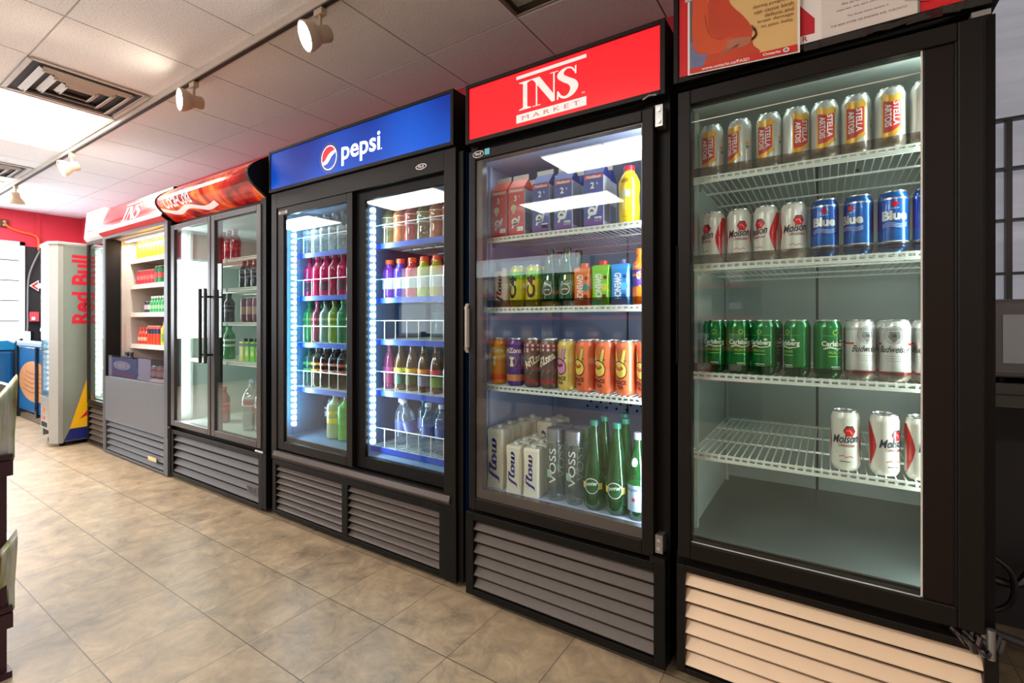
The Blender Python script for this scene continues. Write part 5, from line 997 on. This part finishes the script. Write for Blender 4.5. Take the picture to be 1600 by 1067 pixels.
jr = soda('dark_jar', (40, 30, 34), (40, 36, 40), (90, 70, 70), H=.20, R=.03, fac=.9); row(jr, [-4.88, -4.80], 1.585, .6205, 'dark capped bottle', 'bottom well of open-front cooler', 'dark bottles', last='right one')
# slim cooler drinks
for j, z in enumerate((1.45, 1.2, .95, .68, .40)):
    for i, x in enumerate((-5.30, -5.20, -5.12)): place([drk, gsp, pale, red_, drk][j], x, 1.63, z + .0005, 'bottle on %s shelf of slim cooler, %s of three' % (['top', 'second', 'third', 'fourth', 'bottom'][j], ['left', 'middle', 'right'][i]), 'bottles in the slim cooler')
def kill(o):
    for c in list(o.children): kill(c)
    bpy.data.objects.remove(o)

# ================================================================== silver cooler at the far end
rb = thing('branded_display_cooler', (-5.50, 1.30, 0), 'narrow silver display cooler with tall red vertical lettering on its curved side', 'cooler', 'drink coolers along the wall')
SV = M('silver_panel', (138, 142, 132), .38, .4); SVE = M('silver_edge', (168, 166, 160), .35, .4)
b = MB(); o8 = [(-5.93, 1.33), (-5.86, 1.27), (-5.56, 1.255), (-5.50, 1.30), (-5.50, 1.80), (-5.93, 1.80)]
b.prism_z([(-5.91, 1.34), (-5.56, 1.30), (-5.515, 1.34), (-5.515, 1.79), (-5.91, 1.79)], .03, .14, BLK); b.build('base', rb)
b = MB(); b.box(-5.52, -5.50, 1.335, 1.80, .04, 1.73, SV); b.build('side_panel', rb)
b = MB(); b.box(-5.93, -5.91, 1.36, 1.80, .10, 1.73, SV); b.build('side_panel', rb)
b = MB(); b.box(-5.91, -5.52, 1.78, 1.80, .10, 1.73, SV); b.build('rear_panel', rb)
b = MB(); b.prism_z([(-5.595, 1.262), (-5.56, 1.255), (-5.50, 1.30), (-5.50, 1.335), (-5.54, 1.335), (-5.57, 1.29)], .03, 1.745, SVE); b.build('corner_post', rb, .003)
b = MB(); b.prism_z([(-5.93, 1.36), (-5.93, 1.32), (-5.90, 1.285), (-5.885, 1.29), (-5.905, 1.36)], .06, 1.745, SVE); b.build('corner_post', rb, .003)
b = MB(); b.prism_z([(-5.94, 1.34), (-5.86, 1.262), (-5.56, 1.245), (-5.49, 1.295), (-5.49, 1.81), (-5.94, 1.81)], 1.735, 1.765, SVE); b.build('top_cap', rb, .006)
b = MB(); b.prism_z([(-5.90, 1.288), (-5.86, 1.272), (-5.595, 1.262), (-5.595, 1.278), (-5.86, 1.288), (-5.90, 1.30)], .42, 1.735, CL('curved_glass', (236, 244, 246), .10)); b.build('glass', rb)
b = MB(); b.prism_z([(-5.90, 1.290), (-5.86, 1.270), (-5.595, 1.260), (-5.595, 1.34), (-5.90, 1.34)], .14, .42, SVE); b.shape(text('RedBull', -5.72, .235, w=.15, h=.03, bold=.03), on_front(1.264), M('rb_red', (206, 26, 50), .4))
for s_ in (-1, 1): b.shape(poly(smooth([(-5.72 + s_ * .01, .29), (-5.72 + s_ * .05, .275), (-5.72 + s_ * .065, .30), (-5.72 + s_ * .045, .325), (-5.72 + s_ * .015, .315), (-5.72 + s_ * .01, .29)], 3)[:-1]), on_front(1.2635), M('rb_orange', (226, 110, 60), .4))
b.build('lower_panel', rb); b = MB(); b.box(-5.80, -5.64, 1.2605, 1.2665, .16, .20, BLK); b.build('vent_slot', rb)
side_f = lambda a, c: (-5.4992, a, c); rbm = M('rb_letter_red', (200, 18, 44), .4)
b = MB(); b.shape(text('Red Bull', 1.452, 1.36, w=.60, h=.125, bold=.03, rot=RH), side_f, rbm); b.build('lettering', rb); b = MB(); b.shape(poly([(1.372, .135), (1.80, .135), (1.80, .60), (1.50, .60)]), side_f, M('rb_yellow', (232, 176, 20), .35)); b.shape(poly([(1.335, .045), (1.80, .045), (1.80, .155), (1.378, .145)]), lambda a, c: (-5.4989, a, c), M('rb_navy', (22, 34, 106), .35))
b.shape(poly([(1.44, .22), (1.50, .30), (1.53, .38), (1.56, .30), (1.60, .24), (1.50, .25)]), lambda a, c: (-5.4986, a, c), rbm); b.build('side_graphic', rb)
for z in (.70, .98, 1.26, 1.50): wire_shelf(rb, -5.895, -5.60, 1.36, 1.77, z, step=.03)
b = MB(); b.box(-5.905, -5.525, 1.36, 1.775, .425, .43, lin4); b.build('cavity_floor', rb)
b = MB(); em3 = E_('led_blue_white', (.80, .90, 1), 16)
for xx in (-5.885, -5.845):
    for k in range(26): z = .47 + 1.2 * k / 25; b.box(xx - .008, xx + .008, 1.335, 1.34, z - .014, z + .014, em3)
b.build('led_diodes', rb); area('cooler_lamp', (-5.74, 1.50, 1.70), (0, 0, 0), .3, .2, 5, (.85, .95, 1), rb)
for x in (-5.56, -5.88):
    for y in (1.34, 1.74): MB().lathe([(.02, 0), (.02, .032)], BLK, (x, y, 0), 12).build('foot', rb)
sil = can('energy_drink_can', .026, .135, M('cn_silverblue', (90, 110, 160), .3, .4), lambda b, p: band(b, p, .04, .09, M('cn_silver', (206, 208, 214), .3, .4)))
for j, z in enumerate((.4305, .7005, .9805, 1.2605)): row(sil, [-5.83, -5.76, -5.69, -5.625], 1.42, z, 'slim silver and blue can', ['cooler floor', 'low shelf', 'middle shelf', 'high shelf'][j] + ' of silver cooler', 'slim cans in the silver cooler')
# ================================================================== ice cream chests
IB = M('chest_blue', (18, 92, 150), .35, coat=.3); BLKG = M('gloss_black', (18, 20, 26), .2, coat=.4)
def cookie_mat():
    return M('cookie_print', (186, 132, 84), .5, noise=(22, .35))
ch = thing('ice_cream_freezer', (-7.75, 1.49, 0), 'blue chest freezer with cookie picture front and black corner frame', 'freezer', 'chest freezers')
b = MB(); b.box(-7.75, -6.15, 1.49, 2.20, .09, .80, IB); b.build('chest_body', ch, .01)
b = MB()
sh = lambda a, c: (a, 1.4885, c); b.shape(disc(-7.12, .43, .58, 40, .22), sh, cookie_mat()); b.shape(disc(-6.5, .20, .3, 30, .11), lambda a, c: (a, 1.4880, c), M('cream_print', (206, 216, 226), .5, noise=(10, .3)))
for k in range(5): b.shape(ribbon(smooth([(-7.55 + .03 * k, .34 + .05 * k), (-7.2, .31 + .05 * k), (-6.75, .35 + .045 * k)], 4), .008), lambda a, c: (a, 1.4878, c), M('cookie_dark', (130, 78, 44), .5))
b.build('front_graphic', ch)
b = MB(); b.box(-7.76, -7.71, 1.47, 1.4865, .0, .86, BLKG); b.box(-7.00, -6.95, 1.47, 1.4865, .06, .80, BLKG); b.box(-6.19, -6.14, 1.47, 1.4865, 0, .86, BLKG); b.build('corner_frame', ch)
b = MB(); b.box(-7.75, -6.15, 1.487, 2.20, 0, .085, BLKG); b.build('kick_plate', ch)
b = MB(); b.box(-7.76, -6.14, 1.47, 2.21, .805, .86, M('chest_rim', (150, 176, 200), .3, .2)); b.build('rim', ch, .01)
b = MB(); b.box(-7.70, -6.20, 1.52, 2.16, .861, .868, CL('lid_glass', (220, 235, 245), .12)); b.build('sliding_lid', ch)
ch = thing('ice_cream_freezer', (-8.90, .9, 0), 'blue rounded chest freezer below the end window, left of the cookie freezer', 'freezer', 'chest freezers')
b = MB(); b.box(-8.90, -7.98, .85, 1.50, .05, .74, IB); b.build('chest_body', ch, .03)
b = MB(); b.prism_x([(.84, .745), (.84, .82), (.90, .86), (1.44, .86), (1.51, .82), (1.51, .745)], -8.91, -7.97, M('chest_light_blue', (26, 130, 190), .3, coat=.4)); b.build('lid', ch, .01)
b = MB(); b.box(-8.85, -8.03, .9, 1.45, 0, .05, BLKG); b.build('kick_plate', ch)
bs = thing('advert_board', (-7.86, 1.62, 0), 'small black board standing between the two blue chest freezers', 'board')
b = MB(); b.box(-8.10, -7.79, 1.60, 1.63, .01, .96, BLKG); b.build('panel', bs); b = MB(); b.box(-8.05, -7.84, 1.53, 1.72, 0, .01, BLKG); b.build('base', bs)
# ================================================================== things on the end wall
ot = thing('wall_outlet', (-8.99, 1.585, 2.36), 'brown metal outlet box high on the red end wall', 'outlet')
b = MB(); b.box(-9.0, -8.965, 1.555, 1.635, 2.31, 2.41, M('outlet_brown', (84, 52, 44), .4)); b.build('box', ot, .003); b = MB(); b.lathe([(.016, 0), (.016, .012)], M('outlet_face', (206, 150, 90), .4), (-8.965, 1.595, 2.38), 14, (1, 0, 0)); b.lathe([(.016, 0), (.016, .012)], M('outlet_face', (206, 150, 90), .4), (-8.965, 1.595, 2.34), 14, (1, 0, 0)); b.build('socket', ot)
b = MB(); b.tube(smooth([(-8.955, 1.60, 2.36), (-8.95, 1.64, 2.31), (-8.96, 1.75, 2.27), (-8.96, 1.86, 2.25), (-8.955, 1.915, 2.20), (-8.955, 1.92, 2.05)], 6), .012, M('orange_cord', (238, 110, 50), .45)); tag(b.build('extension_cord'), 'orange extension cord running from the outlet down the red end wall', 'cord')
b = MB(); b.tube(smooth([(-8.96, 1.93, 2.04), (-8.97, 1.83, 1.7), (-8.97, 1.815, 1.3), (-8.95, 1.812, 1.05), (-8.93, 1.80, .90)], 6), .010, M('grey_cable', (120, 120, 124), .5)); tag(b.build('hanging_cable'), 'grey cable hanging down the black end wall beside the window', 'cable')
b = MB(); b.prism_x([(1.83, 1.56), (1.92, 1.64), (1.92, 1.60), (2.00, 1.60), (2.00, 1.53), (1.92, 1.53), (1.92, 1.49)], -8.985, -8.95, M('arrow_white', (226, 214, 220), .4)); sg = b.build('arrow_sign'); tag(sg, 'small white and red arrow sign on the black end wall', 'sign')
b = MB(); b.prism_x([(1.845, 1.56), (1.91, 1.62), (1.91, 1.59), (1.875, 1.56), (1.91, 1.53), (1.91, 1.505)], -8.9495, -8.9475, CRD); b.build('red_arrow_head', sg)
rbx = thing('red_wall_box', (-8.97, 1.87, 1.14), 'small red box mounted low on the black end wall', 'box'); b = MB(); b.box(-9.0, -8.93, 1.83, 1.92, 1.08, 1.21, M('box_red', (214, 70, 84), .4)); b.build('housing', rbx, .004); b = MB(); b.box(-8.93, -8.925, 1.845, 1.88, 1.10, 1.14, WH); b.build('plate', rbx)
gmx = thing('slush_machine', (-8.6, 2.05, 0), 'black and white dispensing machine behind the silver cooler by the end wall', 'machine')
b = MB(); b.box(-8.85, -8.25, 1.90, 2.30, 0, .95, BLKG); b.build('pedestal', gmx, .01); b = MB(); b.box(-8.80, -8.35, 1.96, 2.26, .95, 1.42, M('machine_silver', (196, 200, 208), .3, .3)); b.build('machine_body', gmx, .02); b = MB(); b.box(-8.80, -8.35, 1.90, 1.96, .95, .99, WHT); b.build('drip_tray', gmx)
b = MB(); b.tube([(-8.6, 1.955, 1.18), (-8.6, 1.925, 1.18), (-8.6, 1.925, 1.10)], .012, BLK); b.build('tap', gmx); b = MB(); b.box(-8.78, -8.38, 1.9585, 1.9598, 1.28, 1.40, M('machine_panel_green', (70, 150, 110), .4)); b.build('panel', gmx)
# ================================================================== front rack at the left edge
rk = thing('snack_display_rack', (-2.35, .10, 0), 'dark snack display rack with foil-edged trays at the left edge', 'rack')

def foil():
    m = bpy.data.materials.new('foil_edge'); m.use_nodes = True; nt = m.node_tree; p = nt.nodes['Principled BSDF']; N = nt.nodes.new; L = nt.links.new
    tc = N('ShaderNodeTexCoord'); mp = N('ShaderNodeMapping'); mp.inputs['Scale'].default_value = (8, 60, 7); L(tc.outputs['Object'], mp.inputs[0]); n = N('ShaderNodeTexNoise'); n.inputs['Scale'].default_value = 1.0; n.inputs['Detail'].default_value = 4; L(mp.outputs[0], n.inputs['Vector'])
    cr = N('ShaderNodeValToRGB'); e = cr.color_ramp.elements; e[0].position = .28; e[0].color = rgb((120, 50, 60)); e[1].position = .72; e[1].color = rgb((206, 206, 200))
    q = cr.color_ramp.elements.new(.40); q.color = rgb((150, 160, 110)); q = cr.color_ramp.elements.new(.52); q.color = rgb((182, 190, 186)); L(n.outputs['Fac'], cr.inputs[0]); L(cr.outputs[0], p.inputs['Base Color'])
    p.inputs['Roughness'].default_value = .3; p.inputs['Metallic'].default_value = .4; b_ = N('ShaderNodeBump'); b_.inputs['Strength'].default_value = .5; b_.inputs['Distance'].default_value = .006; L(n.outputs['Fac'], b_.inputs['Height']); L(b_.outputs[0], p.inputs['Normal']); return m
RKM = M('rack_brown', (60, 34, 44), .4, .3); FOIL = foil(); RKR = M('rack_red', (150, 40, 50), .4)
for x, y in ((-2.085, .36), (-2.085, -.28), (-2.56, .36), (-2.56, -.28)):
    b = MB(); b.box(x - .014, x + .014, y - .014, y + .014, 0, 1.0 if x < -2.3 else .66, RKM); b.box(x - .024, x + .024, y - .024, y + .024, 0, .02, RKM); b.build('post', rk)
for z0, z1 in ((.66, .93), (.20, .46)):
    b = MB(); b.box(-2.58, -2.06, -.30, .385, z0, z0 + .015, RKM); tr_ = b.build('tray', rk)
    b = MB(); pr = smooth([(-2.085, z0 - .01), (-2.078, z0 + .06), (-2.056, z0 + .15), (-2.042, z1 - .04), (-2.050, z1 - .015)], 4); n = len(pr); vs = []
    st = [(-.30, .62), (.28, .62), (.345, .74), (.375, .90), (.392, 1.0)]      # the lip sweeps up into an ear at the far end
    for y, k in st:
        L_ = [(x, y, z0 - .01 + (z - z0 + .01) * k) for x, z in pr]; vs += L_ + [(x - .010, y_, z) for x, y_, z in reversed(L_)]
    q = 2 * n; fs = [(a * q + i, a * q + (i + 1) % q, a * q + q + (i + 1) % q, a * q + q + i) for a in range(4) for i in range(q)] + [tuple(reversed(range(q))), tuple(range(4 * q, 5 * q))]; b.add(vs, fs, FOIL); b.build('front_lip', tr_)
    b = MB(); b.prism_x([(.378, z0), (.378, z1 - .05), (.392, z1 - .05), (.392, z0)], -2.56, -2.075, FOIL); b.build('end_panel', tr_)
    b = MB(); b.box(-2.095, -2.062, -.3, .386, z0 - .05, z0 - .005, RKM); b.build('rail', tr_)
CK = M('biscuit', (190, 130, 70), .6, noise=(40, .3), bump=.6); random.seed(9)
ckp = thing('biscuit_pack', (0, 0, 0), 'pack', 'snack'); PROTO.append(ckp)
b = MB(); b.lathe([(.0001, 0), (.035, .003), (.042, .014), (.038, .026), (.0001, .032)], CK, n=18); b.build('biscuit', ckp)
b = MB(); b.lathe([(.0001, .0325), (.018, .0330), (.006, .036), (.0001, .0365)], M('biscuit_nut', (150, 96, 50), .6), n=12); b.build('topping', ckp)
for j, (z, rows_) in enumerate(((.676, 3), (.216, 3))):
    for i in range(4):
        for k in range(rows_): place(ckp, -2.135 - .095 * k, .28 - .10 * i, z, '', '')
ix = 0
for o in [o for o in COL.objects if o.name.startswith('biscuit_pack') and o not in PROTO]:
    z = o.location.z; lv = 'upper' if z > .5 else 'lower'; i = round((.28 - o.location.y) / .10); k = round((-2.135 - o.location.x) / .095)
    o['label'] = 'round brown biscuit on the %s rack tray, %s column, %s from the far end' % (lv, ['front', 'middle', 'rear'][k], ['first', 'second', 'third', 'fourth'][i]); o['group'] = 'biscuits on the snack rack'
    if lv == 'upper': o.location.z += .0
# heaped bags on the upper tray
bagm = [M('bag_tan', (150, 92, 48), .35, noise=(18, .4), bump=.4), M('bag_rust', (150, 70, 36), .35, noise=(18, .4), bump=.4)]
for i, (x, y, z, lb) in enumerate(((-2.178, .330, .706, 'tan snack bag standing in the far corner of the upper rack tray'), (-2.45, .05, .706, 'rust snack bag standing on the upper rack tray, near end'), (-2.45, .20, .246, 'rust snack bag on the lower rack tray'))):
    t = thing('snack_bag', (x, y, z), lb, 'snack bag'); b = MB(); vs = []; nx, ny = 8, 8
    for s_ in (1, -1):
        for a in range(nx + 1):
            for c in range(ny + 1):
                u, v = a / nx * 2 - 1, c / ny * 2 - 1; th = .035 * (1 - u * u) ** .6 * (1 - v * v) ** .6 * (1 + .25 * math.sin(5 * u + 3 * v + i)); vs.append((x + u * .075, y + s_ * th, z + .105 + v * .125))
    fs = []
    for s_ in (0, 1):
        for a in range(nx):
            for c in range(ny):
                p0 = s_ * (nx + 1) * (ny + 1) + a * (ny + 1) + c; fs.append((p0, p0 + 1, p0 + ny + 2, p0 + ny + 1))
    b.add(vs, fs, bagm[i % 2], True); b.build('bag_body', t); b = MB(); b.box(x - .074, x + .074, y - .001, y + .001, z + .228, z + .240, bagm[i % 2]); b.build('top_seal', t)
# ================================================================== right corner
ct = thing('wall_counter', (.45, 1.92, 0), 'black counter under the gridded window, right of the rightmost cooler', 'counter')
b = MB(); b.box(.335, 3.1, 1.92, 2.36, .865, .90, BLKG); b.build('counter_top', ct, .003)
b = MB(); b.box(.335, 3.1, 1.925, 1.945, .83, .864, BLKG); b.build('edge_strip', ct)
for x in (.345, 1.6, 3.06):
    b = MB(); b.box(x, x + .03, 1.95, 2.34, 0, .864, BLKG); b.build('leg_panel', ct)
mw = thing('microwave_oven', (.66, 2.1, .901), 'grey microwave oven with pale door on the black counter', 'microwave')
b = MB(); b.box(.398, .90, 1.955, 2.30, .912, 1.14, M('microwave_grey', (104, 100, 106), .35, .2)); b.build('casing', mw, .008)
b = MB(); b.box(.404, .76, 1.946, 1.954, .925, 1.13, M('microwave_door', (92, 92, 98), .25, .1)); dr = b.build('door', mw, .002)
b = MB(); b.box(.425, .70, 1.9435, 1.9455, .955, 1.095, M('microwave_window', (150, 160, 172), .15, .1, coat=.5)); b.build('window', dr)
b = MB(); b.tube([(.745, 1.943, .94), (.745, 1.932, .95), (.745, 1.932, 1.11), (.745, 1.943, 1.12)], .006, STEEL); b.build('handle', dr)
b = MB(); b.box(.77, .895, 1.946, 1.954, .925, 1.13, BLKG); b.build('control_panel', mw)
for x in (.43, .87):
    for y in (1.99, 2.26): MB().lathe([(.012, .9005), (.012, .9125)], BLK, (x, y, 0), 10).build('foot', mw)
for i, (pts, lb) in enumerate((([(.40, 2.28, .22), (.52, 2.25, .20), (.60, 2.27, .28), (.75, 2.2, .16), (1.2, 2.2, .14)], 'thick black cable running under the black counter'), ([(.42, 2.20, .32), (.50, 2.20, .26), (.50, 2.20, .16), (.44, 2.20, .12), (.40, 2.20, .20)], 'black cable loop hanging under the black counter'), ([(.40, 2.1, .10), (.7, 2.05, .09), (1.2, 2.1, .10)], 'grey pipe lying low under the black counter'))):
    b = MB(); b.tube(smooth(pts, 6), .014 if i != 1 else .009, M('cable_black', (26, 26, 28), .35) if i < 2 else M('pipe_grey', (70, 70, 72), .4)); tag(b.build('cable' if i < 2 else 'pipe'), lb, 'cable' if i < 2 else 'pipe')
# ================================================================== opposite side of the shop (unseen, added for the cooler glass to reflect)
gd = thing('added_snack_gondola', (-2.4, -2.6, 0), 'long unseen snack shelf unit added behind the camera for the coolers to reflect', 'shelf unit')
b = MB(); b.box(-4.6, -.6, -2.98, -2.95, 0, 1.75, M('gondola_back', (60, 52, 54), .6)); b.box(-4.6, -.6, -2.95, -2.5, 0, .12, BLK); b.build('back_panel', gd)
for z in (.45, .78, 1.11, 1.44):
    b = MB(); b.box(-4.6, -.6, -2.949, -2.55, z, z + .02, M('gondola_shelf', (120, 110, 110), .5)); s0 = b.build('shelf', gd)
    b = MB(); b.box(-4.6, -.6, -2.549, -2.54, z - .01, z + .035, M('gondola_strip', (206, 60, 80), .4)); b.build('price_strip', s0)
random.seed(2); kind = []
for c in ((190, 60, 50), (206, 170, 60), (60, 90, 150), (90, 60, 50), (200, 196, 190)):
    t = thing('snack_box', (0, 0, 0), 'box', 'snack box'); PROTO.append(t); b = MB(); b.box(-.09, .09, -.06, .06, 0, .22, M('sb_%d_%d_%d' % c, c, .5)); b.build('box_body', t, .003); b = MB(); b.box(-.06, .06, .0605, .0615, .08, .15, WH); b.build('box_label', t); kind.append(t)
CN = ['red', 'mustard', 'blue', 'brown', 'grey']
for j, z in enumerate((.4705, .8005, 1.1305, 1.4605)):
    for i in range(12):
        k = (i * 3 + j * 2) % 5; w_ = ['lowest', 'second', 'third', 'top'][j]
        place(kind[k], -4.40 + .325 * i, -2.72, z, '%s snack box, %s, %s added gondola shelf behind the camera' % (CN[k], ORD[i], w_), 'snack boxes on the %s gondola shelf' % w_)
for p_ in PROTO: kill(p_)
